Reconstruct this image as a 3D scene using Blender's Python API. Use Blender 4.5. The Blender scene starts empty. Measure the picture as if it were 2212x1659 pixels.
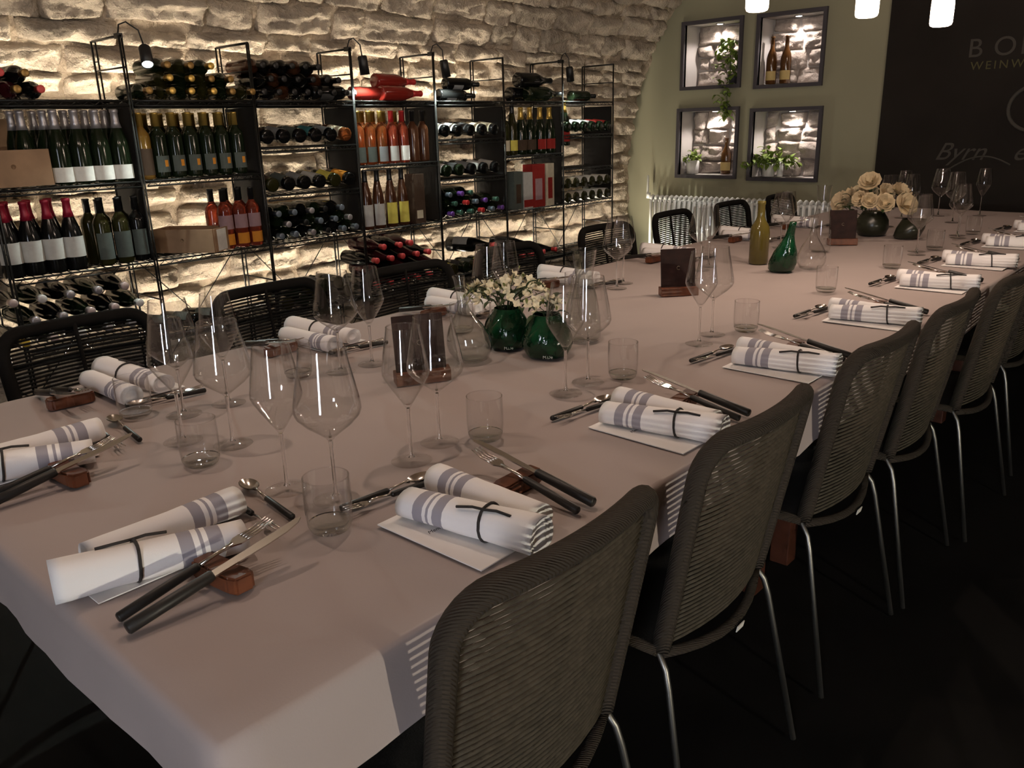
import bpy, bmesh, math, random
from mathutils import Matrix, Vector, noise
random.seed(7)
D = bpy.data
S = bpy.context.scene
COL = S.collection
PI = math.pi
R = math.radians

# ------------------------------------------------------------------ camera, world, exposure
cam = D.cameras.new('camera'); camo = D.objects.new('camera', cam); COL.objects.link(camo)
cam.sensor_width = 36.0; cam.lens = 1761.365 / 2212 * 36.0; cam.clip_start = 0.02; cam.clip_end = 60
def cam_matrix(loc, yaw, pitch, roll):
    f = Vector((math.cos(yaw) * math.cos(pitch), math.sin(yaw) * math.cos(pitch), -math.sin(pitch)))
    r = Vector((math.sin(yaw), -math.cos(yaw), 0)); u = r.cross(f)
    r2 = math.cos(roll) * r + math.sin(roll) * u; u2 = -math.sin(roll) * r + math.cos(roll) * u
    m = Matrix.Identity(4)
    for i in range(3):
        m[i][0] = r2[i]; m[i][1] = u2[i]; m[i][2] = -f[i]; m[i][3] = loc[i]
    return m
camo.matrix_world = cam_matrix((0, 0, 1.36), R(42.53393), R(17.54852), R(-1.65122))
S.camera = camo
W = D.worlds.new('world'); S.world = W; W.use_nodes = True
W.node_tree.nodes['Background'].inputs[0].default_value = (0.01, 0.0085, 0.007, 1)
W.node_tree.nodes['Background'].inputs[1].default_value = 0.3
vs = S.view_settings
vs.view_transform = 'Standard'; vs.look = 'None'; vs.exposure = 0.0; vs.gamma = 1.0; vs.use_curve_mapping = False
S.cycles.max_bounces = 7; S.cycles.diffuse_bounces = 3; S.cycles.glossy_bounces = 3; S.cycles.transparent_max_bounces = 24; S.cycles.transmission_bounces = 6
S.cycles.sample_clamp_indirect = 4.0; S.cycles.caustics_reflective = False; S.cycles.caustics_refractive = False
S.cycles.use_denoising = True; S.cycles.use_light_tree = False; S.cycles.use_adaptive_sampling = True; S.cycles.adaptive_threshold = .05; S.cycles.adaptive_min_samples = 12

# strengths of the lights the room has
P_PENDANT = 9.3; L_STRIP = 300.0; P_WINDOW = 72.0; P_SCONCE = 170.0; L_NICHE = 10.0; L_CLIP = 24.0

# ------------------------------------------------------------------ materials
MATS = {}
def mat(name, col, rough=0.5, metal=0.0, spec=0.5, bump=None, var=None, emit=None, trans=0.0, coat=0.0, objvar=0.0, sss=0.0):
    if name in MATS: return MATS[name]
    m = D.materials.new(name); m.use_nodes = True; nt = m.node_tree; n = nt.nodes; l = nt.links
    b = n['Principled BSDF']
    b.inputs['Base Color'].default_value = (*col, 1); b.inputs['Roughness'].default_value = rough
    b.inputs['Metallic'].default_value = metal; b.inputs['Specular IOR Level'].default_value = spec
    b.inputs['Transmission Weight'].default_value = trans; b.inputs['Coat Weight'].default_value = coat
    tc = n.new('ShaderNodeTexCoord')
    out = None
    if var:
        t = n.new('ShaderNodeTexNoise'); t.inputs['Scale'].default_value = var[0]; t.inputs['Detail'].default_value = 3
        l.new(tc.outputs['Object'], t.inputs['Vector'])
        mx = n.new('ShaderNodeMix'); mx.data_type = 'RGBA'
        a = var[1]; c2 = var[2] if len(var) > 2 else [c * (1 + a) for c in col]
        mx.inputs[6].default_value = (*[c * (1 - a) for c in col], 1); mx.inputs[7].default_value = (*c2, 1)
        rp = n.new('ShaderNodeMapRange'); rp.inputs[1].default_value = .32; rp.inputs[2].default_value = .68
        l.new(t.outputs['Fac'], rp.inputs[0]); l.new(rp.outputs[0], mx.inputs[0]); out = mx.outputs[2]
        l.new(out, b.inputs['Base Color'])
    if objvar:
        oi = n.new('ShaderNodeObjectInfo'); hs = n.new('ShaderNodeHueSaturation')
        mr = n.new('ShaderNodeMapRange'); mr.inputs[3].default_value = 1 - objvar; mr.inputs[4].default_value = 1 + objvar
        l.new(oi.outputs['Random'], mr.inputs[0]); l.new(mr.outputs[0], hs.inputs['Value'])
        if out: l.new(out, hs.inputs['Color'])
        else: hs.inputs['Color'].default_value = (*col, 1)
        l.new(hs.outputs[0], b.inputs['Base Color'])
    if bump:
        t = n.new('ShaderNodeTexNoise'); t.inputs['Scale'].default_value = bump[0]; t.inputs['Detail'].default_value = 4
        t.inputs['Roughness'].default_value = .62
        l.new(tc.outputs['Object'], t.inputs['Vector'])
        bp = n.new('ShaderNodeBump'); bp.inputs['Strength'].default_value = bump[1]; bp.inputs['Distance'].default_value = bump[2]
        l.new(t.outputs['Fac'], bp.inputs['Height']); l.new(bp.outputs[0], b.inputs['Normal'])
    if emit:
        b.inputs['Emission Color'].default_value = (*emit[0], 1); b.inputs['Emission Strength'].default_value = emit[1]
    MATS[name] = m
    return m
def wave_bump(m, axis, scale, strength, dist):
    nt = m.node_tree; n = nt.nodes; l = nt.links
    tc = n.new('ShaderNodeTexCoord'); w = n.new('ShaderNodeTexWave'); w.bands_direction = axis; w.inputs['Scale'].default_value = scale
    l.new(tc.outputs['Object'], w.inputs['Vector']); b = n.new('ShaderNodeBump')
    b.inputs['Strength'].default_value = strength; b.inputs['Distance'].default_value = dist
    l.new(w.outputs['Fac'], b.inputs['Height']); l.new(b.outputs[0], n['Principled BSDF'].inputs['Normal'])
    return m
def thin_glass(name, col=(1, 1, 1), refl=1.0):
    m = D.materials.new(name); m.use_nodes = True; nt = m.node_tree; n = nt.nodes; l = nt.links
    for x in list(n):
        if x.type != 'OUTPUT_MATERIAL': n.remove(x)
    o = [x for x in n if x.type == 'OUTPUT_MATERIAL'][0]
    fr = n.new('ShaderNodeFresnel'); ge = n.new('ShaderNodeNewGeometry'); io = n.new('ShaderNodeMapRange')
    io.inputs[3].default_value = 1.5; io.inputs[4].default_value = 1 / 1.5; l.new(ge.outputs['Backfacing'], io.inputs[0]); l.new(io.outputs[0], fr.inputs['IOR'])
    mr = n.new('ShaderNodeMath'); mr.operation = 'MULTIPLY'; mr.inputs[1].default_value = refl; l.new(fr.outputs[0], mr.inputs[0])
    tr = n.new('ShaderNodeBsdfTransparent'); tr.inputs[0].default_value = (*col, 1)
    gl = n.new('ShaderNodeBsdfGlossy'); gl.inputs['Roughness'].default_value = .02
    mx = n.new('ShaderNodeMixShader'); l.new(mr.outputs[0], mx.inputs[0]); l.new(tr.outputs[0], mx.inputs[1]); l.new(gl.outputs[0], mx.inputs[2])
    l.new(mx.outputs[0], o.inputs[0]); MATS[name] = m
    return m
def stripe_mat(name, base, stripe, bands):
    """Cloth with woven bands across its length (generated Y)."""
    m = mat(name, base, .9, spec=.1, bump=(900, .25, .001)); nt = m.node_tree; n = nt.nodes; l = nt.links
    tc = n.new('ShaderNodeTexCoord'); sp = n.new('ShaderNodeSeparateXYZ'); l.new(tc.outputs['Generated'], sp.inputs[0])
    cr = n.new('ShaderNodeValToRGB'); cr.color_ramp.interpolation = 'CONSTANT'; e = cr.color_ramp.elements
    e[0].position = 0; e[0].color = (*base, 1); e[1].position = bands[0][0]; e[1].color = (*stripe, 1)
    for i, (a, b) in enumerate(bands):
        if i: x = e.new(a); x.color = (*stripe, 1)
        x = e.new(b); x.color = (*base, 1)
    l.new(sp.outputs['Y'], cr.inputs[0]); l.new(cr.outputs[0], n['Principled BSDF'].inputs['Base Color'])
    return m
def emitter(name, col, strength):
    m = D.materials.new(name); m.use_nodes = True; b = m.node_tree.nodes['Principled BSDF']
    b.inputs['Base Color'].default_value = (0, 0, 0, 1)
    b.inputs['Emission Color'].default_value = (*col, 1); b.inputs['Emission Strength'].default_value = strength
    m.cycles.emission_sampling = 'NONE'; MATS[name] = m
    return m
def lamp(kind, loc, power, col, parent=None, size=.02, aim=None, size_y=None, name='lamp_light'):
    l = D.lights.new(name, kind); l.energy = power; l.color = col
    if kind == 'AREA':
        l.size = size
        if size_y: l.shape = 'RECTANGLE'; l.size_y = size_y
    else: l.shadow_soft_size = size
    o = D.objects.new(name, l); COL.objects.link(o)
    if parent: o.parent = parent
    m = Matrix.Translation(loc)
    if aim: m = m @ Vector(aim).to_track_quat('-Z', 'Y').to_matrix().to_4x4()
    o.matrix_local = m
    return o

m_cloth = mat('white_linen', (.42, .355, .335), .92, spec=.1, bump=(320, .12, .002), var=(3, .03))
m_nap = stripe_mat('striped_linen', (.90, .87, .86), (.36, .34, .38), [(.63, .705), (.735, .755), (.785, .86)])
m_card = mat('card_paper', (.84, .81, .79), .85, spec=.15, var=(14, .02))
m_cord = mat('dark_cord', (.035, .03, .028), .9, bump=(600, .6, .002))
m_ink = mat('black_ink', (.03, .03, .03), .8)
m_wood = mat('walnut_block', (.115, .035, .014), .42, spec=.4, bump=(60, .15, .002), var=(35, .35))
m_blk = mat('black_handle', (.018, .016, .014), .45, spec=.4, bump=(120, .1, .001))
m_steel = mat('brushed_steel', (.62, .58, .54), .22, metal=1.0, bump=(200, .03, .001))
m_tablewood = mat('table_wood', (.07, .022, .012), .45, bump=(40, .2, .002), var=(12, .3))
m_glass = thin_glass('wine_glass', (.992, .992, .992), 1.4)
m_glassf = thin_glass('glass_foot', (.99, .99, .99), .75)
m_glassb = thin_glass('thick_glass', (.95, .96, .95), 2.2)
m_solid = mat('solid_glass', (1, 1, 1), .02, spec=.5, trans=1.0)
m_greenglass = mat('green_glass', (.004, .035, .013), .10, spec=.6, bump=(14, .5, .01), var=(16, .6, (.006, .06, .022)))
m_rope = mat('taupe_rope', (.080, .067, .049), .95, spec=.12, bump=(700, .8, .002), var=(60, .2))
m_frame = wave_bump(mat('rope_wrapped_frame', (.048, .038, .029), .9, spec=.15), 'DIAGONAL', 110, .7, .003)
m_shaderope = mat('shaded_rope', (.012, .011, .010), .95, spec=.08, bump=(700, .6, .002))  # rope colour darkened to paint in the backlit shade of the wall-side chairs
m_shadeframe = mat('shaded_rope_frame', (.010, .009, .008), .9, spec=.1, bump=(500, .6, .002))  # frame copy with the same backlit shade put into its colour
m_chrome = mat('leg_steel', (.30, .29, .27), .42, metal=1.0)
m_seat = mat('seat_weave', (.03, .027, .022), .95, bump=(300, .8, .003))
m_tag = mat('white_tag', (.75, .72, .66), .7)
m_rackm = mat('rack_black_steel', (.03, .03, .028), .32, metal=.6, spec=.6)
m_panel = mat('rack_black_panel', (.018, .017, .016), .75, spec=.2, bump=(200, .1, .001))
m_stone = mat('rubble_stone', (.45, .385, .315), .95, spec=.1, bump=(45, 1.0, .03), var=(9, .28, (.62, .53, .42)), objvar=.14)
m_mortar = mat('lime_mortar', (.42, .345, .265), .98, spec=.05, bump=(30, 1.0, .03), var=(7, .3))
m_vault = mat('vault_plaster', (.23, .16, .11), .95, spec=.05, bump=(9, .6, .03), var=(3, .3))
m_green = mat('sage_paint', (.295, .285, .20), .9, spec=.12, bump=(60, .06, .002), var=(1.3, .05))
m_nframe = mat('niche_frame_paint', (.055, .05, .06), .6)
m_nplaster = mat('niche_plaster', (.52, .49, .47), .9, bump=(50, .1, .002))
m_nstone = mat('niche_stone', (.46, .40, .36), .95, spec=.08, bump=(24, .8, .02), var=(10, .25), objvar=.12)
m_board = mat('chalkboard_paint', (.018, .015, .013), .85, spec=.15, var=(2, .2))
m_chalk = mat('chalk_letters', (.055, .05, .042), .95)
m_chalk2 = mat('chalk_yellow', (.08, .075, .03), .95)
m_floor = mat('dark_floor', (.007, .0065, .006), .75, spec=.15, bump=(6, .1, .01), var=(3, .4))
m_rad = mat('radiator_enamel', (.88, .90, .88), .35, spec=.5)
m_crate = mat('pine_crate', (.31, .195, .115), .75, bump=(30, .3, .003), var=(9, .18))
m_cratein = mat('pine_crate_inner', (.22, .13, .07), .8, bump=(30, .3, .003), var=(9, .2))
m_paper = mat('wood_wool', (.6, .55, .45), .95, bump=(60, 1, .01))
m_pot = mat('white_ceramic', (.78, .78, .76), .35)
m_leaf = mat('leaf_green', (.17, .25, .04), .6, var=(30, .4))
m_leafd = mat('leaf_dark', (.025, .045, .012), .6, var=(30, .4))
m_petal = mat('cream_petal', (.78, .70, .50), .8, var=(60, .12))
m_peach = mat('peach_petal', (.60, .47, .29), .8, var=(40, .15))
m_bud = mat('bud_green', (.20, .22, .06), .7)
m_leather = mat('brown_leather', (.022, .009, .007), .6, spec=.15, bump=(80, .25, .002), var=(25, .3))
m_emb = mat('emblem_gilt', (.20, .16, .10), .6)
m_socket = mat('lamp_socket', (.10, .06, .03), .4, metal=.6)
m_lampblk = mat('lamp_black', (.012, .012, .012), .45)
m_magma = mat('dark_ceramic', (.02, .022, .012), .3)
m_plast = mat('side_wall_paint', (.10, .085, .065), .9)
m_brown = mat('amber_glass', (.10, .042, .012), .12, spec=.6)
m_olive = mat('olive_glass', (.11, .085, .018), .12, spec=.6)
C_PEND = (1.0, .76, .60); C_STRIP = (1.0, .86, .67)
e_pend = emitter('bulb_glow', (1.0, .80, .62), 7.0)
e_strip = emitter('led_strip_glow', C_STRIP, 4.0)
e_scon = emitter('sconce_glow', (1.0, .88, .66), 6.0)
e_niche = emitter('niche_led_glow', (1.0, .86, .76), 12.0)
e_clip = emitter('clip_led_glow', (.85, 1.0, .92), 14.0)
m_pane = mat('window_pane', (.75, .78, .8), .2, emit=((.86, .9, 1.0), 1.0))
# bottle glass, foil, paper
G = {'green': mat('bottle_green', (.008, .014, .006), .14, spec=.42), 'black': mat('bottle_black', (.006, .006, .006), .14, spec=.42),
     'olive': mat('bottle_olive', (.022, .021, .006), .14, spec=.42), 'rose': mat('bottle_rose', (.55, .17, .05), .06, spec=.5, trans=.8),
     'pink': mat('bottle_pink', (.50, .09, .045), .06, spec=.5, trans=.7), 'red': mat('bottle_red', (.22, .018, .012), .14, spec=.6),
     'gold': mat('bottle_amber', (.20, .11, .02), .10, spec=.6), 'brown': mat('bottle_brown', (.06, .022, .01), .14, spec=.42),
     'wine': mat('bottle_wine', (.05, .008, .012), .14, spec=.42)}
F = {k: mat('foil_' + k, c, r, metal=mt, spec=.5) for k, (c, r, mt) in {
    'silver': ((.45, .43, .45), .35, .6), 'gold': ((.60, .40, .10), .32, .7), 'red': ((.50, .03, .03), .4, .2), 'wine': ((.30, .012, .035), .4, .2),
    'pinkred': ((.62, .07, .07), .4, .1), 'black': ((.012, .012, .012), .35, .2), 'white': ((.62, .60, .58), .4, .1), 'purple': ((.16, .06, .32), .4, .2),
    'blue': ((.18, .22, .27), .35, .4), 'green': ((.06, .15, .11), .35, .4), 'pale': ((.55, .44, .42), .4, .3), 'yellow': ((.6, .42, .05), .4, .2), 'bronze': ((.28, .17, .05), .35, .6)}.items()}
P = {k: mat('paper_' + k, c, .8, spec=.2, var=(40, .06)) for k, c in {
    'white': (.78, .78, .74), 'grey': (.24, .25, .26), 'cream': (.62, .56, .42), 'dark': (.05, .05, .05), 'teal': (.05, .20, .22), 'orange': (.72, .30, .04),
    'yellow': (.68, .60, .12), 'red': (.30, .025, .02), 'pink': (.38, .25, .27), 'brown': (.07, .045, .03), 'slate': (.10, .12, .11), 'gold': (.6, .46, .2), 'silver': (.5, .5, .48)}.items()}

# ------------------------------------------------------------------ mesh builder
class MB:
    def __init__(s): s.v = []; s.f = []; s.mi = []; s.sm = []; s.M = Matrix.Identity(4); s.m = 0
    def _add(s, vs_, fs, smooth):
        o = len(s.v); s.v += [tuple(s.M @ Vector(v)) for v in vs_]
        for f in fs: s.f.append([i + o for i in f]); s.mi.append(s.m); s.sm.append(smooth)
        return s
    def box(s, c, d, rz=0.0, smooth=False):
        x, y, z = d[0] / 2, d[1] / 2, d[2] / 2; cr, sr = math.cos(rz), math.sin(rz)
        vv = [(c[0] + a * cr - b * sr, c[1] + a * sr + b * cr, c[2] + e) for e in (-z, z) for a, b in ((-x, -y), (x, -y), (x, y), (-x, y))]
        return s._add(vv, [(3, 2, 1, 0), (4, 5, 6, 7), (0, 1, 5, 4), (1, 2, 6, 5), (2, 3, 7, 6), (3, 0, 4, 7)], smooth)
    def lathe(s, prof, n=16, smooth=True, closed=False):
        vv = []; fs = []; idx = []
        for r, z in prof:
            if r < 1e-6: idx.append([len(vv)] * n); vv.append((0, 0, z))
            else:
                idx.append(list(range(len(vv), len(vv) + n)))
                vv += [(r * math.cos(2 * PI * k / n), r * math.sin(2 * PI * k / n), z) for k in range(n)]
        rng = range(len(prof) if closed else len(prof) - 1)
        for i in rng:
            a, b = idx[i], idx[(i + 1) % len(prof)]
            for k in range(n):
                q = [a[k], a[(k + 1) % n], b[(k + 1) % n], b[k]]
                q2 = [x for j, x in enumerate(q) if x not in q[:j]]
                if len(q2) > 2: fs.append(q2)
        return s._add(vv, fs, smooth)
    def tube(s, path, r, n=6, closed=False, smooth=True, caps=True, flat=1.0, up=None):
        pts = [Vector(p) for p in path]; N = len(pts); vv = []; fs = []
        t0 = (pts[1] - pts[0]).normalized()
        ref = Vector(up) if up else (Vector((0, 0, 1)) if abs(t0.z) < .9 else Vector((1, 0, 0)))
        for i, p in enumerate(pts):
            a = pts[i - 1] if i or closed else p; b = pts[(i + 1) % N] if i < N - 1 or closed else p
            t = (b - a).normalized(); x = ref.cross(t)
            if x.length < 1e-5: x = Vector((1, 0, 0)).cross(t)
            x.normalize(); y = t.cross(x)
            if not up: ref = y
            rr = r[i] if isinstance(r, (list, tuple)) else r
            for k in range(n):
                c = 2 * PI * (k + .5) / n
                vv.append(p + x * (math.cos(c) * rr * flat) + y * (math.sin(c) * rr))
        for i in range(N if closed else N - 1):
            for k in range(n):
                a = i * n; b = ((i + 1) % N) * n
                fs.append((a + k, a + (k + 1) % n, b + (k + 1) % n, b + k))
        if caps and not closed:
            fs.append(tuple(range(n - 1, -1, -1))); fs.append(tuple(range((N - 1) * n, N * n)))
        return s._add(vv, fs, smooth)
    def grid(s, nx, ny, fn, smooth=True):
        vv = [fn(i / (nx - 1), j / (ny - 1)) for j in range(ny) for i in range(nx)]
        fs = [(j * nx + i, j * nx + i + 1, (j + 1) * nx + i + 1, (j + 1) * nx + i) for j in range(ny - 1) for i in range(nx - 1)]
        return s._add(vv, fs, smooth)
    def prism(s, outl, z0, z1, smooth=False):
        n = len(outl); vv = [(x, y, z0) for x, y in outl] + [(x, y, z1) for x, y in outl]
        fs = [tuple(range(n - 1, -1, -1)), tuple(range(n, 2 * n))] + [(i, (i + 1) % n, n + (i + 1) % n, n + i) for i in range(n)]
        return s._add(vv, fs, smooth)
    def mesh(s, name):
        me = D.meshes.new(name); me.from_pydata(s.v, [], s.f); me.update()
        for p, a, b in zip(me.polygons, s.mi, s.sm): p.material_index = a; p.use_smooth = b
        return me
    def build(s, name, mats, parent=None, bevel=0.0, loc=None, rot=None):
        me = s.mesh(name)
        for m in (mats if isinstance(mats, (list, tuple)) else [mats]): me.materials.append(m)
        if bevel:
            bm = bmesh.new(); bm.from_mesh(me)
            bmesh.ops.bevel(bm, geom=list(bm.edges), offset=bevel, segments=2, affect='EDGES', profile=.7)
            bm.to_mesh(me); bm.free()
        return link(name, me, parent, loc, rot)
def link(name, data, parent=None, loc=None, rot=None):
    o = D.objects.new(name, data); COL.objects.link(o)
    if parent: o.parent = parent
    if loc: o.location = loc
    if rot: o.rotation_euler = rot
    return o
def empty(name, loc=(0, 0, 0), rz=0.0):
    o = D.objects.new(name, None); COL.objects.link(o); o.location = loc; o.rotation_euler = (0, 0, rz); o.empty_display_size = .05
    return o
def tag(o, label, cat, group=None):
    o['label'] = label; o['category'] = cat
    if group: o['group'] = group
    return o
def struct(o, label=None):
    o['kind'] = 'structure'
    if label: o['label'] = label
    return o
def copy_tree(o, parent=None):
    c = o.copy(); COL.objects.link(c); c.parent = parent
    for ch in o.children: copy_tree(ch, c)
    return c
ORD = ['first', 'second', 'third', 'fourth', 'fifth', 'sixth', 'seventh', 'eighth', 'ninth', 'tenth', 'eleventh', 'twelfth']
def text_obj(name, body, size, m, parent, mw, shear=0.0, depth=.0008, spacing=1.0):
    cu = D.curves.new(name, 'FONT'); cu.body = body; cu.size = size; cu.shear = shear; cu.extrude = depth; cu.space_character = spacing
    t = D.objects.new(name, cu); COL.objects.link(t)
    me = D.meshes.new_from_object(t.evaluated_get(bpy.context.evaluated_depsgraph_get()))
    D.objects.remove(t); me.materials.clear(); me.materials.append(m)
    o = link(name, me, parent); o.matrix_local = mw
    return o

# ------------------------------------------------------------------ room shell
XE = 6.60                       # end wall
YC, ZC, RV = 2.25, 0.92, 2.22   # barrel vault
def arc(s, off=0.0):
    """Point and inward normal of the rack-side wall, s = length along its profile from the floor."""
    if s < ZC: return Vector((0, YC + RV - off, s)), Vector((0, -1, 0))
    a = (s - ZC) / RV
    return Vector((0, YC + (RV - off) * math.cos(a), ZC + (RV - off) * math.sin(a))), Vector((0, -math.cos(a), -math.sin(a)))
b = MB(); b.grid(2, 2, lambda u, v: (-3 + 9.6 * u, -3.2 + 7.8 * v, 0)); struct(b.build('floor', m_floor), 'dark floor under the table')
SMAX = ZC + RV * PI / 2
def fw(u, v):
    s = SMAX * v; p, n = arc(s); x = -2.6 + u * (XE + 2.6)
    d = -.022 + .02 * noise.noise(Vector((x * 3, s * 3, 0))) + .024 * noise.noise(Vector((x * 9, s * 14, 3))) + .012 * noise.noise(Vector((x * 24, s * 30, 5)))
    return (x, (p + n * d).y, (p + n * d).z)
b = MB(); b.grid(300, 150, fw); wall_left = b.build('wall_left', m_mortar)
struct(wall_left, 'rough rubble stone wall curving up into a vault')
b = MB(); b.grid(40, 12, lambda u, v: (-2.6 + u * (XE + 2.6), YC - v * 5.3, ZC + RV - .12 * v * v)); struct(b.build('ceiling', m_vault), 'dark plastered ceiling')
b = MB(); b.box(((-2.6 + XE) / 2, -3.15, 1.6), (XE + 2.6, .1, 3.2)); struct(b.build('wall_right', m_plast), 'dark side wall')

# stones laid into the wall
def stone_mesh(w, h, seed, pro):
    rnd = random.Random(seed); nx = max(6, min(28, int(w / .019) + 2)); ny = max(6, min(13, int(h / .0145) + 2))
    o = Vector((rnd.uniform(-50, 50), rnd.uniform(-50, 50), rnd.uniform(-50, 50)))
    tilt = rnd.uniform(-.30, .30) ; tlx = rnd.uniform(-.10, .10)
    k = [rnd.uniform(-.016, .016) for _ in range(8)]; ph = rnd.uniform(0, 6); lay = rnd.uniform(30, 70)
    def f(u, v):
        x = (u - .5) * w; z = (v - .5) * h
        x += (k[0] * (1 - v) + k[1] * v) * (1 - u) + (k[2] * (1 - v) + k[3] * v) * u
        z += ((k[4] * (1 - u) + k[5] * u) * (1 - v) + (k[6] * (1 - u) + k[7] * u) * v)
        e = min(u, 1 - u) * w; g = min(v, 1 - v) * h
        rim = min(1.0, min(e / .03, g / .016)); rim = rim ** .6
        q = Vector((x * 5, 0, z * 11)) + o; q2 = Vector((x * 14, 0, z * 34)) + o; q3 = Vector((x * 40, 0, z * 60)) + o
        led = abs(noise.noise(q * 1.3 + o)) * .035 + (.009 * math.tanh(2.5 * math.sin(z * lay + ph + 3 * noise.noise(q))))
        d = pro * rim + rim * (.020 * noise.noise(q) + led * .8 + .020 * abs(noise.noise(q2)) + .014 * noise.noise(q2 * 1.6 + o) + .009 * noise.noise(q3) + tilt * z + tlx * x) - .026 * (1 - rim)
        return (x + .012 * noise.noise(q * 1.7), -d, z + .007 * noise.noise(q * 1.9 + o))
    m = MB(); m.grid(nx, ny, f)
    # skirt back into the mortar
    base = len(m.v); ring = [i for i in range(nx)] + [nx * (j + 1) - 1 for j in range(1, ny)] + [nx * ny - 1 - i for i in range(1, nx)] + [nx * (ny - 1 - j) for j in range(1, ny - 1)]
    m.v += [(m.v[i][0] * .96, .09, m.v[i][2] * .96) for i in ring]
    n = len(ring)
    for i in range(n):
        m.f.append([ring[(i + 1) % n], ring[i], base + i, base + (i + 1) % n]); m.mi.append(0); m.sm.append(True)
    return m.mesh('stone')
rs = random.Random(11)
s = .06; nst = 0; rows = []
while s < 2.62:
    h = rs.uniform(.10, .19); rows.append((s, h)); s += h
for ri, (s, h) in enumerate(rows):
    x = 0.72 + rs.uniform(0, .3)
    while x < XE - .12:
        w = rs.uniform(.20, .58) * (1.0 if h > .13 else .85); w = min(w, XE - .02 - x)
        if w < .08: break
        hh = h * rs.uniform(.86, 1.04)
        p, n = arc(s + h / 2 + rs.uniform(-.012, .012))
        a = max(0, (s + h / 2 - ZC) / RV)
        me = stone_mesh(w - .012, hh - .008, 100 + nst, rs.uniform(-.004, .034)); me.materials.append(m_stone)
        o = link('stone', me, wall_left, (x + w / 2, p.y, p.z), (a, 0, 0)); o.rotation_euler = (a, rs.uniform(-.02, .02), 0)
        nst += 1; x += w
# end wall with four niches
NICHES = [(3.418, 3.929, 1.641, 2.133), (2.732, 3.244, 1.621, 2.127), (3.413, 3.950, .905, 1.437), (2.707, 3.259, .894, 1.416)]
ys = sorted({-3.2, 4.6} | {y for n in NICHES for y in n[:2]}); zs = sorted({0, 3.3} | {z for n in NICHES for z in n[2:]})
b = MB()
for i in range(len(ys) - 1):
    for j in range(len(zs) - 1):
        cy_, cz_ = (ys[i] + ys[i + 1]) / 2, (zs[j] + zs[j + 1]) / 2
        if any(n[0] < cy_ < n[1] and n[2] < cz_ < n[3] for n in NICHES): continue
        b._add([(XE, ys[i], zs[j]), (XE, ys[i + 1], zs[j]), (XE, ys[i + 1], zs[j + 1]), (XE, ys[i], zs[j + 1])], [(0, 3, 2, 1)], False)
wall_end = struct(b.build('wall_end', m_green), 'sage green end wall with four lit niches')
ND = .24
for k, (y0, y1, z0, z1) in enumerate(NICHES):
    b = MB()
    b._add([(XE, y0, z0), (XE, y1, z0), (XE, y1, z1), (XE, y0, z1), (XE + ND, y0, z0), (XE + ND, y1, z0), (XE + ND, y1, z1), (XE + ND, y0, z1)],
           [(0, 1, 5, 4), (1, 2, 6, 5), (2, 3, 7, 6), (3, 0, 4, 7), (4, 5, 6, 7)], False)
    lin = b.build('niche_lining', m_nplaster, wall_end)
    b = MB(); t = .028
    for c, d in (((XE, (y0 + y1) / 2, z0 - t / 2), (.05, y1 - y0 + 2 * t, t)), ((XE, (y0 + y1) / 2, z1 + t / 2), (.05, y1 - y0 + 2 * t, t)),
                 ((XE, y0 - t / 2, (z0 + z1) / 2), (.05, t, z1 - z0)), ((XE, y1 + t / 2, (z0 + z1) / 2), (.05, t, z1 - z0))): b.box(c, d)
    b.build('niche_frame', m_nframe, wall_end)
    zz = z0; q = 0
    while zz < z1 - .02:
        h = min(rs.uniform(.10, .15), z1 - zz); yy = y0
        if z1 - zz - h < .05: h = z1 - zz
        while yy < y1 - .02:
            w = min(rs.uniform(.16, .32), y1 - yy)
            if y1 - yy - w < .08: w = y1 - yy
            me = stone_mesh(w + .006, h + .006, 900 + 40 * k + q, rs.uniform(.015, .045)); me.materials.append(m_nstone); q += 1
            link('stone', me, lin, (XE + ND - .005, yy + w / 2, zz + h / 2), (0, 0, -PI / 2)); yy += w
        zz += h
# chalkboard on the end wall
b = MB(); b.box((XE - .02, (2.235 - 1.6) / 2, 1.6), (.03, 2.235 + 1.6, 3.1)); board = b.build('chalkboard', m_board)
tag(board, 'large black chalkboard with faint chalk lettering beside the green wall', 'chalkboard')
def on_board(y, z): return Matrix(((0, 0, -1, XE - .036), (-1, 0, 0, y), (0, 1, 0, z), (0, 0, 0, 1)))
for i, ch in enumerate('BORN'): text_obj('chalk_letter', ch, .17, m_chalk, board, on_board(1.70 - i * .157, 1.722))
text_obj('chalk_subtitle', 'WEINWIRT', .075, m_chalk2, board, on_board(1.67, 1.64), spacing=1.35)
text_obj('chalk_script', 'Byrn', .17, m_chalk, board, on_board(1.83, 1.045), shear=.45)
text_obj('chalk_script', 'et', .17, m_chalk, board, on_board(1.34, 1.045), shear=.45)
b = MB(); b.tube([(XE - .037, 1.23 + .17 * math.cos(a), 1.38 + .15 * math.sin(a)) for a in [R(70 - 12 * k) for k in range(24)][::-1]], .013, 6)
# ring open on one side, drawn as an arc
b.build('chalk_ring', m_chalk, board)
b = MB(); b.tube([(XE - .037, 1.76 - .42 * t, .952 + .10 * math.sin(PI * t * .9) + .03 * t) for t in [i / 12 for i in range(13)]], .006, 5); b.build('chalk_flourish', m_chalk, board)
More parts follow.
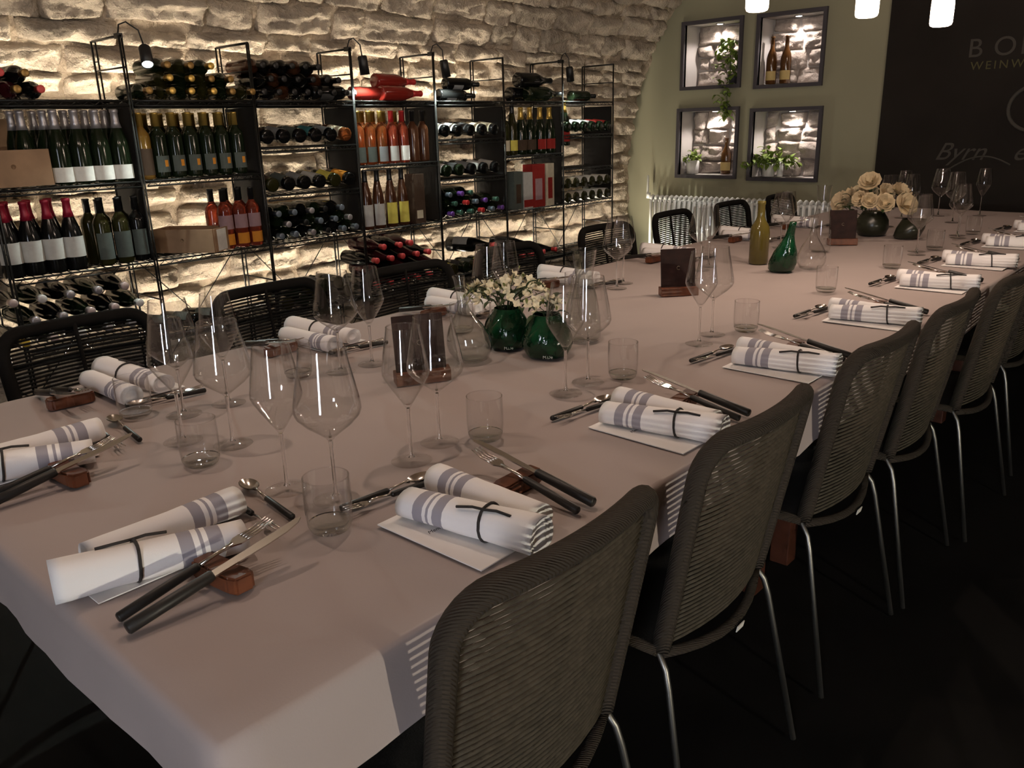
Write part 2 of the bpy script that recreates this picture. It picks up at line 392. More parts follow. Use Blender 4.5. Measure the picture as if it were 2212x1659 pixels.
# wall behind the viewer with a tall window
b = MB()
for y0, y1, z0, z1 in ((-3.2, -1.25, 0, 3.3), (-.65, 4.6, 0, 3.3), (-1.25, -.65, 0, .45), (-1.25, -.65, 2.35, 3.3)):
    b._add([(-2.6, y0, z0), (-2.6, y1, z0), (-2.6, y1, z1), (-2.6, y0, z1)], [(0, 1, 2, 3)], False)
struct(b.build('wall_back', m_plast), 'dark wall behind the viewer')
b = MB()
for c, d in (((-2.6, -1.25, 1.4), (.08, .06, 1.9)), ((-2.6, -.65, 1.4), (.08, .06, 1.9)), ((-2.6, -.95, .45), (.08, .66, .06)), ((-2.6, -.95, 2.35), (.08, .66, .06))): b.box(c, d)
win = struct(b.build('window_1', m_nframe), 'tall narrow window behind the viewer')
b = MB(); b._add([(-2.62, -1.25, .45), (-2.62, -.65, .45), (-2.62, -.65, 2.35), (-2.62, -1.25, 2.35)], [(0, 1, 2, 3)], False); b.build('pane', m_pane, win)
lamp('AREA', (-2.60, -.95, 1.4), P_WINDOW, (.86, .90, 1.0), size=.6, aim=(1, 0, 0), size_y=1.9, name='window_daylight')
# wall lamp on the aisle side
sc = empty('wall_lamp', (.62, -3.1, .80)); tag(sc, 'small globe wall lamp on the dark aisle side wall', 'lamp')
b = MB(); b.box((0, .02, 0), (.09, .03, .16)); b.build('back_plate', m_lampblk, sc)
b = MB(); b.tube([(0, .03, 0), (0, .12, 0), (0, .16, .02)], .012, 8); b.build('arm', m_lampblk, sc)
b = MB(); b.M = Matrix.Translation((0, .16, .075)); b.lathe([(0, -.055)] + [(.055 * math.cos(R(a)), .055 * math.sin(R(a))) for a in range(-60, 61, 30)] + [(0, .055)], 10); b.build('globe', e_scon, sc)
lamp('POINT', (0, .27, .075), P_SCONCE, (1.0, .92, .74), sc, .012)

# ------------------------------------------------------------------ lamps over the table
PEND = [(2.67, 1.33, 1.69), (3.0, 1.10, 1.672), (3.33, .96, 1.652)]
PEND2 = [(0.55, 1.75, 2.25), (1.35, 1.25, 2.28), (4.9, 1.4, 2.45)]
def pendant(x, y, z, label, k=1.0, m=None):
    t = empty('pendant_lamp', (x, y, z)); tag(t, label, 'lamp')
    b = MB(); b.lathe([(0, 0), (.026, 0), (.034, .004), (.037, .012), (.0375, .06), (.036, .108), (.03, .118), (0, .12)], 14); b.build('bulb', m or e_pend, t)
    b = MB(); b.lathe([(0, .119), (.034, .119), (.036, .128), (.036, .17), (.022, .19), (0, .19)], 16); b.build('socket', m_socket, t)
    lamp('POINT', (0, 0, -.022), P_PENDANT * k, C_PEND, t, .016)
    b = MB(); b.tube([(0, 0, .19), (0, 0, 3.12 - z)], .004, 6); b.build('cord', m_lampblk, t)
    return t
for i, p in enumerate(PEND):
    pendant(*p, ['glowing cylinder pendant lamp hanging before the green wall niches', 'glowing cylinder pendant lamp hanging between the niches and the chalkboard', 'glowing cylinder pendant lamp hanging in front of the chalkboard'][i])
for i, p in enumerate(PEND2):
    pendant(*p, ['pendant bulb high above the near end of the table', 'pendant bulb high above the flower vases', 'pendant bulb high above the far table end'][i], [1.7, 1.8, 2.0][i])

# ------------------------------------------------------------------ wine racks along the stone wall
YF, YR = 3.90, 4.20
PX = [1.120, 1.749, 2.378, 3.007, 3.630, 4.255, 4.885, 5.512]
ZT, ZTOP, ZMID, ZLOW4, ZBOT = 1.79, 1.517, 1.16, .788, .42
BAYS = [dict(sh=[ZTOP, ZMID, ZLOW4, .470]), dict(sh=[ZTOP, ZMID, ZLOW4, ZBOT]), dict(sh=[ZTOP, 1.283, 1.04, ZLOW4, ZBOT]), dict(sh=[ZTOP, ZMID, ZLOW4, ZBOT]),
        dict(sh=[ZTOP, 1.283, 1.04, ZLOW4, ZBOT]), dict(sh=[ZTOP, ZMID, ZLOW4, ZBOT]), dict(sh=[ZTOP, 1.283, 1.04, ZLOW4, ZBOT])]
def rod(b, p, q, r=.004, n=6): b.tube([p, q], r, n)
def shelf_mesh(w):
    b = MB()
    for y in (YF, YR):
        rod(b, (0, y, 0), (w, y, 0), .0045); rod(b, (0, y, -.022), (w, y, -.022), .004)
    for x in (0, w): rod(b, (x, YF, 0), (x, YR, 0), .004)
    k = 16
    for i in range(1, k): x = w * i / k; rod(b, (x, YF, .004), (x, YR, .004), .0022, 4)
    for y in (YF + .1, YF + .2): rod(b, (0, y, -.002), (w, y, -.002), .003, 4)
    zig = []
    for i in range(25): zig.append((w * i / 24, YF, -.002 if i % 2 else -.020))
    b.tube(zig, .0018, 4)
    return b.mesh('shelf')
bay_names = ['beside the picture edge at the wooden crate', 'holding the gold-foiled bottles', 'under the dark bottle pile', 'holding the rose wines', 'holding the white-labelled lying bottles', 'holding the gift cartons', 'standing last before the green wall']
SH = {}
for k, B in enumerate(BAYS):
    x0, x1 = PX[k], PX[k + 1]; w = x1 - x0
    t = empty('wine_rack', ((x0 + x1) / 2, (YF + YR) / 2, 0)); tag(t, 'black wire wine rack bay ' + bay_names[k], 'rack', 'wire wine racks along the stone wall')
    off = Vector((-(x0 + x1) / 2, -(YF + YR) / 2, 0))
    me = SH.get(round(w, 3)) or shelf_mesh(w - .026); SH[round(w, 3)] = me
    if not me.materials: me.materials.append(m_rackm)
    for z in B['sh']: link('shelf', me, t, (x0 + .017 + off.x, off.y, z))
    for x in ([x0, x1] if k == 0 else [x1]):
        for y, dy in ((YF, .009), (YR, -.009)):
            b = MB(); b.M = Matrix.Translation(off)
            rod(b, (x - .007, y - dy * 0, .0), (x - .007, y, ZT), .0055); rod(b, (x + .009, y + dy, .0), (x + .009, y + dy, ZT), .0045)
            for i in range(9): rod(b, (x - .007, y, .1 + i * .2), (x + .009, y + dy, .1 + i * .2), .003, 4)
            b.build('post', m_rackm, t)
        b = MB(); b.M = Matrix.Translation(off); rod(b, (x, YF, ZT), (x, YR, ZT), .006); b.build('top_bar', m_rackm, t)
        if abs(x - 4.885) > .01: b = MB(); b.M = Matrix.Translation(off); rod(b, (x, YF, ZT - .13), (x, YR, ZT - .13), .004); b.build('side_bar', m_rackm, t)
        for zb in (.60, .25): b = MB(); b.M = Matrix.Translation(off); rod(b, (x, YF, zb), (x, YR, zb), .004); b.build('side_bar', m_rackm, t)
        b = MB(); b.M = Matrix.Translation(off); b.box((x, (YF + YR) / 2 + .005, (ZTOP + ZLOW4) / 2 - .01), (.010, YR - YF - .03, ZTOP - ZLOW4 - .04)); b.build('side_panel', m_panel, t)
    b = MB(); b.M = Matrix.Translation(off); rod(b, (x0 + .02, YR + .006, .10), (x1 - .02, YR + .006, .78), .0028, 5); b.build('brace', m_rackm, t)
    b = MB(); b.M = Matrix.Translation(off); rod(b, (x0 + .02, YR + .012, .78), (x1 - .02, YR + .012, .10), .0028, 5); b.build('brace', m_rackm, t)
# light strips fixed behind the racks at three heights
STRIPS = [(.75, 3.4, .33, .85, 'low behind the first racks'), (3.45, 6.3, .33, .62, 'low behind the last racks'),
          (.75, 3.0, .775, .42, 'at middle height behind the first racks'), (3.02, 5.5, .775, .26, 'at middle height behind the last racks'),
          (.75, 4.5, 1.50, .40, 'behind the top shelf of the racks')]
for i, (a, c, z, em, d) in enumerate(STRIPS):
    t = empty('light_strip', ((a + c) / 2, 4.222, .0)); tag(t, 'warm light strip ' + d, 'light strip', 'warm light strips behind the racks')
    b = MB(); b.box((0, .0, z), (c - a, .022, .012)); b.box((0, -.009, z + .012), (c - a, .004, .024)); b.build('channel', m_rackm, t)
    b = MB(); b.box((0, .003, z + .009), (c - a - .01, .012, .006)); b.build('diffuser', e_strip, t)
    lamp('AREA', (0, .003, z + .0135), L_STRIP * em * PI * (c - a) * .012, C_STRIP, t, size=c - a - .01, aim=(0, .02, 1), size_y=.012)
    if z < .5:
        for sx in (-1, 1):
            b = MB(); b.box((sx * (c - a) * .45, 0, (z - .006) / 2), (.014, .014, z - .006)); b.build('foot_bracket', m_rackm, t)
# clip lamps on the rack tops
def clip_lamp(x, dx, dy, label, aim, power, lit=True):
    t = empty('clip_lamp', (x, YF, ZT)); tag(t, label, 'lamp', 'clip lamps on the rack tops')
    h = Vector((dx, dy, -.085)); a = (Vector(aim) - Vector((x, YF, ZT)) - h).normalized()
    b = MB(); b.box((0, .02, 0), (.022, .04, .022)); b.build('clamp', m_lampblk, t)
    b = MB(); b.tube([(0, .02, .01), (0, .0, .045), (dx * .3, dy * .4, .055), (dx * .8, dy * .9, .02), tuple(h - a * .045)], .0035, 6); b.build('gooseneck', m_lampblk, t)
    q = a.to_track_quat('Z', 'Y'); M = Matrix.Translation(h) @ q.to_matrix().to_4x4()
    b = MB(); b.M = M; b.lathe([(0, -.05), (.02, -.05), (.026, -.042), (.027, .05), (.0245, .05), (.0235, .0), (0, 0)], 16); b.build('shade', m_lampblk, t)
    b = MB(); b.M = M; b.lathe([(0, .049), (.0225, .047), (.0235, .040), (0, .040)], 16); b.build('led', e_clip, t)
    sp = D.lights.new('clip_spot', 'SPOT'); sp.energy = power; sp.color = (.88, 1.0, .93); sp.spot_size = R(112); sp.spot_blend = .5; sp.shadow_soft_size = .012
    so = D.objects.new('clip_spot', sp); COL.objects.link(so); so.parent = t
    so.matrix_local = Matrix.Translation(h + a * .055) @ a.to_track_quat('-Z', 'Y').to_matrix().to_4x4()
clip_lamp(1.749, .075, -.06, 'lit clip lamp shining towards the table above the white-labelled bottles', (1.62, 3.35, 1.0), L_CLIP * 1.6)
clip_lamp(3.007, .055, -.04, 'clip lamp on the post between the dark pile and the red bottles', (3.16, 3.86, .9), L_CLIP * .55)
clip_lamp(3.630, .055, -.04, 'clip lamp on the post beside the red lying bottles', (3.86, 3.86, .9), L_CLIP)
clip_lamp(4.885, .055, -.02, 'clip lamp on the post in front of the magnum bottles', (5.10, 3.92, .9), L_CLIP * .6)

# ------------------------------------------------------------------ bottles
PROF = {  # outline (r, z) and capsule start, label span
    'bordeaux': ([(0, .006), (.030, 0), (.0365, .004), (.0375, .012), (.0375, .190), (.034, .207), (.022, .224), (.0150, .236), (.0140, .292), (.0155, .294), (.0155, .300), (0, .300)], .238, (.05, .135), .0375, .30),
    'champagne': ([(0, .010), (.036, 0), (.0430, .004), (.0440, .014), (.0435, .150), (.038, .185), (.024, .230), (.0165, .262), (.0150, .300), (.0175, .304), (.0175, .314), (0, .316)], .235, (.045, .130), .044, .316),
    'flute': ([(0, .006), (.030, 0), (.0360, .004), (.0370, .012), (.0370, .160), (.032, .205), (.022, .250), (.0150, .285), (.0140, .330), (.0155, .333), (.0155, .340), (0, .340)], .275, (.04, .150), .037, .34),
    'magnum': ([(0, .010), (.042, 0), (.0505, .006), (.0515, .016), (.0510, .190), (.044, .225), (.027, .275), (.0190, .305), (.0175, .352), (.0200, .356), (.0200, .368), (0, .370)], .29, (.06, .17), .0515, .37)}
BM = {}
def bottle_mesh(kind, g):
    k = (kind, g)
    if k not in BM:
        b = MB(); b.lathe(PROF[kind][0], 14); BM[k] = b.mesh('bottle_body'); BM[k].materials.append(G[g])
    return BM[k]
def cap_mesh(kind, f, short=False):
    k = ('c', kind, f, short)
    if k not in BM:
        pr, z0, _, _, H = PROF[kind]; z0 = H - .040 if short else z0; pts = [(r + .0009, z) for r, z in pr if z > z0]
        # radius where the foil starts
        for i in range(len(pr) - 1):
            if pr[i][1] <= z0 <= pr[i + 1][1] and pr[i + 1][1] > pr[i][1]:
                t = (z0 - pr[i][1]) / (pr[i + 1][1] - pr[i][1]); r0 = pr[i][0] * (1 - t) + pr[i + 1][0] * t
        pts = [(r0, z0), (r0 + .0009, z0)] + [p for p in pts if p[0] > .002] + [(.013, H + .0012), (0, H + .0012)]
        b = MB(); b.lathe(pts, 14); BM[k] = b.mesh('foil'); BM[k].materials.append(F[f])
    return BM[k]
def lab_mesh(kind, p, span, half):
    k = ('l', kind, p, span, half)
    if k not in BM:
        r = PROF[kind][3] + .0007; z0, z1 = span; b = MB()
        b.grid(11, 2, lambda u, v: (r * math.sin(R(half) * (2 * u - 1)), -r * math.cos(R(half) * (2 * u - 1)), z0 + (z1 - z0) * v))
        BM[k] = b.mesh('paper_label'); BM[k].materials.append(P[p])
    return BM[k]
ORI = {'stand': Matrix.Identity(3), 'neck': Matrix.Rotation(PI / 2, 3, 'X') @ Matrix.Rotation(PI, 3, 'Z'), 'base': Matrix.Rotation(-PI / 2, 3, 'X'),
       'side': Matrix.Rotation(PI / 2, 3, 'Y') @ Matrix.Rotation(PI / 2, 3, 'Z')}
NB = 0
def bottle(kind, g, f, p, loc, ori, label, group, spin=None, yaw=0.0, span=None, half=72, p2=None, tilt=0.0):
    global NB; NB += 1
    rnd = random.Random(NB)
    o = link('wine_bottle', bottle_mesh(kind, g))
    sp = rnd.uniform(-.25, .25) if spin is None else spin
    m = Matrix.Rotation(yaw + rnd.uniform(-.02, .02), 3, 'Z') @ Matrix.Rotation(tilt, 3, 'X') @ ORI[ori] @ Matrix.Rotation(sp, 3, 'Z')
    o.matrix_world = Matrix.Translation(loc) @ m.to_4x4()
    if f: link('foil', cap_mesh(kind, f, ori == 'neck'), o)
    if p: link('paper_label', lab_mesh(kind, p, span or PROF[kind][2], half), o)
    if p2: link('paper_label', lab_mesh(kind, p2[0], p2[1], p2[2]), o)
    tag(o, label, 'bottle', group)
    return o
def ordl(i, n): return ORD[i] if i < 12 else 'later'
def row(n, x0, dx, fn):
    for i in range(n): fn(i, x0 + i * dx)
def stack(kind, cfg, x0, dx, zsh, ori, rows_n, g, caps, labs, what, where, group, y=None, spin=None, shift=None):
    """Nested rows of lying bottles: rows_n = bottles per row from the bottom."""
    r = PROF[kind][3]; H = PROF[kind][4]; dz = math.sqrt(max(.0004, (2 * r + .002) ** 2 - (dx / 2) ** 2)) if dx < 3.4 * r else .9 * r
    names = ['bottom row', 'second row', 'third row', 'top row']
    for j, n in enumerate(rows_n):
        for i in range(n):
            rnd = random.Random(hash((round(x0, 3), round(zsh, 3), i, j)) & 0xffff)
            x = x0 + i * dx + (dx / 2 if j % 2 else 0) + (shift[j] * dx if shift else 0)
            yy = (YF - .03 if ori == 'neck' else YF) + rnd.uniform(-.012, .012) if y is None else y
            if ori == 'neck': yy += H
            f = caps[(i + j * 2) % len(caps)]; p = labs[(i + j * 3) % len(labs)] if labs else None
            bottle(kind, g[(i + j) % len(g)], f, p, (x, yy, zsh + .006 + r + j * dz), ori,
                   f'{what}, {ordl(i, n)} in the {names[j] if len(rows_n) > 1 else "row"} {where}', group, spin=spin)
# --- bay 0
gA = 'pile on the top shelf near the crate'
stack('bordeaux', 0, 1.19, .088, ZTOP, 'neck', [3, 2], ['black', 'wine'], ['pinkred', 'bronze'], None, 'red-capped lying bottle', 'of the pile above the wooden crate', gA)
for i, x in enumerate((1.425, 1.512, 1.600, 1.688)):
    bottle('champagne', 'green', 'silver', 'white', (x, YF + .055, ZMID + .006), 'stand', f'silver-topped bottle with low white label, {ORD[i]} from the wooden crate', 'silver-topped bottles on the second shelf', span=(.012, .075), half=80, spin=.05)
for j in (1, 2):
    for i, x in enumerate((1.335, 1.425, 1.512, 1.600, 1.688)):
        bottle('champagne', 'green', 'silver', None, (x - .012 * j, YF + .055 + .085 * j, ZMID + .006), 'stand', f'silver-topped bottle in the {["", "second", "third"][j]} row behind the white labels, {ORD[i]} towards the gold-topped bottles', 'silver-topped bottles on the second shelf')
for i, x in enumerate((1.150, 1.237, 1.324, 1.411)):
    bottle('champagne', 'black', 'wine', 'silver', (x, YF + .05, ZLOW4 + .006), 'stand', f'dark red foil bottle with pale square label, {ORD[i]} from the picture edge', 'red foil bottles below the crate', span=(.060, .150), half=85, spin=.0, p2=None)
for i, x in enumerate((1.190, 1.280, 1.367)):
    bottle('champagne', 'black', 'wine', None, (x, YF + .14, ZLOW4 + .006), 'stand', f'dark red foil bottle standing in the back row, {ORD[i]} from the picture edge', 'red foil bottles below the crate')
for i, (x, y) in enumerate(((1.545, .05), (1.632, .05), (1.715, .06))):
    bottle('bordeaux', 'olive' if i < 2 else 'black', 'black', 'slate', (x, YF + y, ZLOW4 + .006), 'stand', f'dark bottle with dim grey label between red foils and tilted crate, {ORD[i]} in front', 'dark bottles beside the tilted crate', span=(.03, .15), half=70)
for i, x in enumerate((1.53, 1.59, 1.68)):
    bottle('bordeaux', 'olive', 'black', None, (x, YF + .145, ZLOW4 + .006), 'stand', f'dark bottle standing behind the dim grey labels, {ORD[i]} in the back row', 'dark bottles beside the tilted crate')
for j, xs in enumerate(((1.115, 1.232, 1.350, 1.468, 1.586), (1.175, 1.29, 1.405, 1.52, 1.638), (1.10, 1.217, 1.334, 1.457, 1.577))):
    for i, x in enumerate(xs):
        bottle('champagne', ['black', 'green'][(i + j) % 2], ['pale', 'silver', 'pale', 'silver', 'white'][(i * 2 + j) % 5] if (i + j) else 'yellow', None, (x, YF + .29, .520 + .089 * j), 'neck', f'pale-capped lying bottle, {ORD[i]} in the {["bottom", "middle", "top"][j]} row behind the first wall chair', 'pale-capped bottles on the lowest shelf')
# --- bay 1
stack('bordeaux', 0, 1.835, .104, ZTOP, 'neck', [6, 4, 3], ['green', 'olive'], ['bronze', 'gold', 'gold', 'gold', 'bronze'], None, 'gold-capped lying bottle', 'on the top shelf', 'gold-capped bottles lying on the top shelf', shift=[0, .5, 1.0])
bottle('bordeaux', 'gold', 'gold', 'brown', (1.795, YF + .05, ZMID + .006), 'stand', 'amber bottle with brown ribbon-like label beside the lit lamp post', 'gold-topped bottles on the second shelf', span=(.02, .14))
for i, x in enumerate((1.872, 1.953, 2.035, 2.117, 2.198, 2.280)):
    bottle('bordeaux', 'green', 'gold', 'slate', (x, YF + .05, ZMID + .006), 'stand', f'gold-topped green bottle with orange-dot label, {ORD[i]} in the front row', 'gold-topped bottles on the second shelf', span=(.03, .105), half=70, p2=('orange', (.055, .085), 14), spin=.25)
for j in (1, 2):
    for i, x in enumerate((1.83, 1.915, 1.995, 2.078, 2.16, 2.24, 2.32)):
        bottle('bordeaux', 'olive', 'gold', None, (x - .01 * j, YF + .05 + .083 * j, ZMID + .006), 'stand', f'gold-topped bottle of the {["", "second", "third"][j]} row behind the orange dots, {ORD[i]} from the lit lamp', 'gold-topped bottles on the second shelf')
for j in (0, 1):
    for i, x in enumerate((2.165, 2.248, 2.325)):
        bottle('bordeaux', 'pink', 'black', 'pink' if j == 0 else None, (x - .02 * j, YF + .055 + .085 * j, ZLOW4 + .006), 'stand', f'orange-red rose bottle beside the tilted crate, {ORD[i]} in the {["front", "back"][j]} row', 'rose bottles beside the tilted crate', span=(.10, .17), half=75, p2=('orange', (.02, .075), 60) if j == 0 else None)
for i, (x, z, yw) in enumerate(((1.82, ZBOT + .045, .5), (1.93, ZBOT + .045, .45), (2.06, ZBOT + .045, .6))):
    bottle('bordeaux', 'black', 'black', 'slate', (x, YF + .02, z), 'base', f'dark bottle lying askew above the second wall chair, {ORD[i]} towards the green wall', 'dark bottles lying askew on the lowest shelf', yaw=yw)
# --- bay 2
stack('bordeaux', 0, 2.425, .086, ZTOP, 'neck', [7, 6, 5], ['black', 'black', 'brown'], ['black'], None, 'black-capped lying bottle', 'of the dark pile', 'dark pile on the top shelf')
bottle('bordeaux', 'black', 'white', 'dark', (2.74, YF + .03, ZTOP + .045), 'side', 'dark bottle with white cap lying across the end of the dark pile', 'dark pile on the top shelf')
def tray(bay, z, specs, what, group, kind='bordeaux', dx=.1, x0=.052):
    for i, (g, f, p) in enumerate(specs):
        bottle(kind, g, f, p, (PX[bay] + x0 + i * dx, YF - .01, z + .02 + PROF[kind][3]), 'base', f'{what}, {ORD[i]} from the dark pile side', group, spin=random.Random(i + bay).uniform(-.5, .3), span=(.03, .15), half=95, tilt=R(7))
tray(2, 1.283, [('black', 'black', 'brown'), ('black', 'black', 'grey'), ('black', 'black', 'slate'), ('black', 'black', 'teal'), ('black', 'black', 'grey'), ('rose', 'gold', 'cream')], 'bottle lying base forward under the dark pile', 'bottles on the upper tray under the dark pile')
tray(2, 1.04, [('olive', 'black', 'brown'), ('black', 'black', 'slate'), ('black', 'black', 'grey'), ('black', 'black', 'silver'), ('olive', 'yellow', 'yellow'), ('black', 'yellow', 'orange')], 'bottle lying base forward on the second tray below', 'bottles on the lower tray under the dark pile')
stack('bordeaux', 0, 2.435, .100, ZLOW4, 'neck', [6, 5, 5], ['black', 'green'], ['blue', 'blue', 'silver', 'black'], None, 'blue-capped lying bottle', 'beneath the two bottle trays', 'blue-capped bottles beneath the trays')
stack('bordeaux', 0, 2.44, .104, ZBOT, 'base', [5, 4], ['olive', 'green'], ['black'], ['slate', 'dark', 'grey'], 'green bottle lying base forward', 'beneath the blue caps', 'green bottles on the lowest shelf', spin=.4)
# --- bay 3
for i, (x, y, z, p, g) in enumerate(((3.035, .06, .045, 'red', 'red'), (3.175, .10, .045, 'cream', 'red'), (3.215, .02, .045, None, 'red'), (3.225, .08, .115, None, 'red'))):
    bottle('champagne' if i > 1 else 'bordeaux', g, ['white', 'red', 'red', 'red'][i], p, (x if i else 3.03, YF + y, ZTOP + z), 'side', ['red bottle with pale label lying by the clip lamp', 'red bottle with cream label lying behind the others', 'red champagne bottle lying in front on the top shelf', 'red champagne bottle lying on top of the other red ones'][i], 'red bottles lying on the top shelf')
for i, (x, p, g, f) in enumerate(((3.055, 'slate', 'rose', 'gold'), (3.137, 'slate', 'rose', 'gold'), (3.222, 'grey', 'rose', 'gold'), (3.305, 'silver', 'pink', 'red'), (3.388, 'white', 'pink', 'red'), (3.470, None, 'brown', 'black'), (3.552, None, 'brown', 'black'))):
    bottle('bordeaux', g, f, p, (x, YF + .05, ZMID + .006), 'stand', ['orange rose bottle with slate label at the clip lamp post', 'orange rose bottle with slate label, second from the clip lamp', 'orange rose bottle with grey label in the middle', 'rose bottle with silver label and red top', 'rose bottle with large white label and red top', 'brown bottle beside the large white label', 'brown bottle standing against the dark side panel'][i], 'rose wines on the second shelf', span=(.015, .10), half=70, spin=.15)
for i, x in enumerate((3.06, 3.14, 3.22, 3.30, 3.39)):
    bottle('bordeaux', 'rose', 'gold', None, (x + .02, YF + .14, ZMID + .006), 'stand', f'orange rose bottle in the back row, {ORD[i]} from the clip lamp post', 'rose wines on the second shelf')
for i, (x, p) in enumerate(((3.075, 'silver'), (3.165, 'silver'), (3.262, 'yellow'), (3.355, 'yellow'))):
    bottle('flute', 'brown', 'black', p, (x, YF + .05, ZLOW4 + .006), 'stand', ['tall slim bottle with white label at the rack post', 'tall slim bottle with white label beside a yellow label', 'tall slim bottle with yellow label beside a white label', 'tall slim bottle with yellow label beside the dark box'][i], 'tall slim bottles under the rose wines', span=(.02, .145), half=65)
b = MB(); b.box((0, 0, .15), (.085, .085, .30)); bx = b.build('bottle_box', P['brown'], None, bevel=.003, loc=(3.47, YF + .06, ZLOW4 + .006)); tag(bx, 'dark brown bottle box with small pale label beside the yellow labels', 'box')
b = MB(); b.box((-.005, -.0432, .055), (.05, .001, .05)); b.build('paper_label', P['cream'], bx)
stack('champagne', 0, 3.06, .107, ZBOT, 'neck', [5, 5, 5, 3], ['black', 'wine'], ['pinkred'], None, 'red-foiled champagne bottle lying', 'under the tall slim bottles', 'red-foiled champagne bottles on the lowest shelf', shift=[0, 0, 0, .2])
# --- bay 4
for i, (x, z, f, y) in enumerate(((3.70, .040, 'wine', .05), (3.80, .040, 'black', .13), (3.77, .108, 'wine', .06))):
    bottle('bordeaux', 'black', 'black', ['grey', 'dark', 'grey'][i], (x, YF + y, ZTOP + z), 'side', ['dark bottle lying crosswise beside the clip lamp, lower front', 'dark bottle lying crosswise, lower back', 'dark bottle lying crosswise on top of two others'][i], 'dark bottles lying crosswise on the top shelf')
tray(4, 1.283, [('black', 'black', 'white'), ('black', 'black', 'white'), ('black', 'black', 'dark'), ('black', 'red', 'cream'), ('black', 'red', 'cream')], 'bottle lying base forward under the crosswise bottles', 'bottles on the upper tray beside the rose wines', dx=.112, x0=.07)
tray(4, 1.04, [('green', 'black', 'white'), ('green', 'black', 'dark'), ('black', 'black', 'grey'), ('black', 'black', 'silver'), ('black', 'black', 'silver')], 'bottle on the tray with the bright label', 'bottles on the lower tray beside the rose wines', dx=.112, x0=.07)
stack('bordeaux', 0, 3.69, .096, ZLOW4, 'neck', [6, 5, 3], ['black', 'green'], ['purple', 'green', 'green', 'red', 'blue', 'purple', 'green'], None, 'coloured-cap bottle', 'beneath bright labels', 'coloured-cap bottles beneath the bright labels')
stack('bordeaux', 0, 3.73, .11, ZBOT, 'base', [4], ['olive', 'green'], ['black'], ['yellow', 'dark', 'slate'], 'olive bottle lying base forward', 'beneath the coloured caps', 'olive bottles on the lowest shelf', spin=-.5)
bottle('magnum', 'black', 'pinkred', 'grey', (3.98, YF + .33, ZBOT + .16), 'neck', 'large bottle with red cap lying on the olive bottles', 'large bottles on the lowest shelf', yaw=.35)
# --- bay 5
for i, (x, y, z) in enumerate(((4.58, .10, .055), (4.50, .20, .055), (4.52, .14, .148))):
    bottle('magnum', 'black' if i else 'green', 'black', None, (x, YF + y - .02, ZTOP + z), 'side', ['magnum bottle lying in front on the top shelf by the last clip lamp', 'magnum bottle lying behind on the top shelf by the last clip lamp', 'magnum bottle lying on top of two other magnums'][i], 'magnum bottles lying on the top shelf')
bottle('bordeaux', 'green', 'black', None, (5.07, YF + .08, ZTOP + .045), 'side', 'dark green bottle lying in the last rack behind the magnum necks', 'magnum bottles lying on the top shelf')
for i, (x, kind, g, f, p) in enumerate(((4.305, 'bordeaux', 'olive', 'black', 'cream'), (4.387, 'flute', 'olive', 'black', 'yellow'), (4.478, 'champagne', 'green', 'gold', 'brown'), (4.575, 'champagne', 'green', 'gold', 'brown'), (4.685, 'champagne', 'green', 'gold', 'red'), (4.79, 'champagne', 'green', 'gold', 'red'))):
    bottle(kind, g, f, p, (x, YF + .055, ZMID + .006), 'stand', ['short dark bottle with cream label at the rack post', 'slim bottle with yellow label before the champagne row', 'gold-topped champagne bottle with brown label beside the slim one', 'gold-topped champagne bottle with brown label next to a red label', 'gold-topped champagne bottle with red label, first of two', 'gold-topped champagne bottle with red label at the last post'][i], 'champagne row above the gift cartons', span=(.03, .10), half=75)
bottle('champagne', 'green', 'gold', 'red', (4.955, YF + .05, ZMID + .05), 'stand', 'gold-topped champagne bottle with red label in the last rack', 'champagne row above the gift cartons', span=(.03, .11))
for i, (x, w, h, m1, m2) in enumerate(((4.395, .09, .26, 'slate', 'brown'), (4.50, .10, .25, 'silver', 'red'), (4.615, .14, .30, 'red', 'pink'), (4.745, .09, .30, 'cream', 'red'))):
    b = MB(); b.box((0, 0, h / 2), (w, .09, h)); o = b.build('gift_carton', P[m1], None, bevel=.002, loc=(x, YF + .06, ZLOW4 + .006))
    tag(o, ['grey carton beside the rack post in front of the stone wall', 'white gift carton with red foot band', 'wide red gift carton with pale front', 'cream gift carton next to the dark side panel'][i], 'carton', 'gift cartons under the champagne row')
    b = MB(); b.box((0, -.0456, .035 if i == 1 else h * .42), (w * (.96 if i == 1 else .55), .001, .05 if i == 1 else h * .5)); b.build('front_print', P[m2], o)
for i, (x, z, f, yw) in enumerate(((4.33, .045, 'pinkred', .3), (4.44, .045, 'pinkred', .25), (4.56, .045, 'pinkred', .3), (4.39, .125, 'pinkred', .35), (4.70, .045, 'red', .3))):
    bottle('champagne', 'black', f, 'dark', (x, YF + .30, ZBOT + z), 'neck', f'pink-foiled bottle lying under the gift cartons, {ORD[i]} counted from the coloured caps', 'pink-foiled bottles under the gift cartons', yaw=yw)
# --- bay 6
tray(6, 1.283, [('green', 'gold', 'cream'), ('green', 'black', 'white'), ('green', 'black', 'white'), ('green', 'red', 'silver'), ('green', 'red', 'red'), ('green', 'red', 'red')], 'bottle lying base forward in the last rack', 'bottles on the tray of the last rack')
for j, z in enumerate((ZLOW4, ZLOW4 + .105)):
    for i in range(6):
        bottle('bordeaux', 'olive', 'gold', ['cream', 'white'][i > 1], (PX[6] + .055 + i * .1, YF - .005, z + .045), 'base', f'gold bottle lying base forward low in the last rack, {ORD[i]} of the {["lower", "upper"][j]} row', 'gold bottles low in the last rack', spin=.2, span=(.01, .16), half=110)  # cream and white wraps paint in the pale glints on these bases

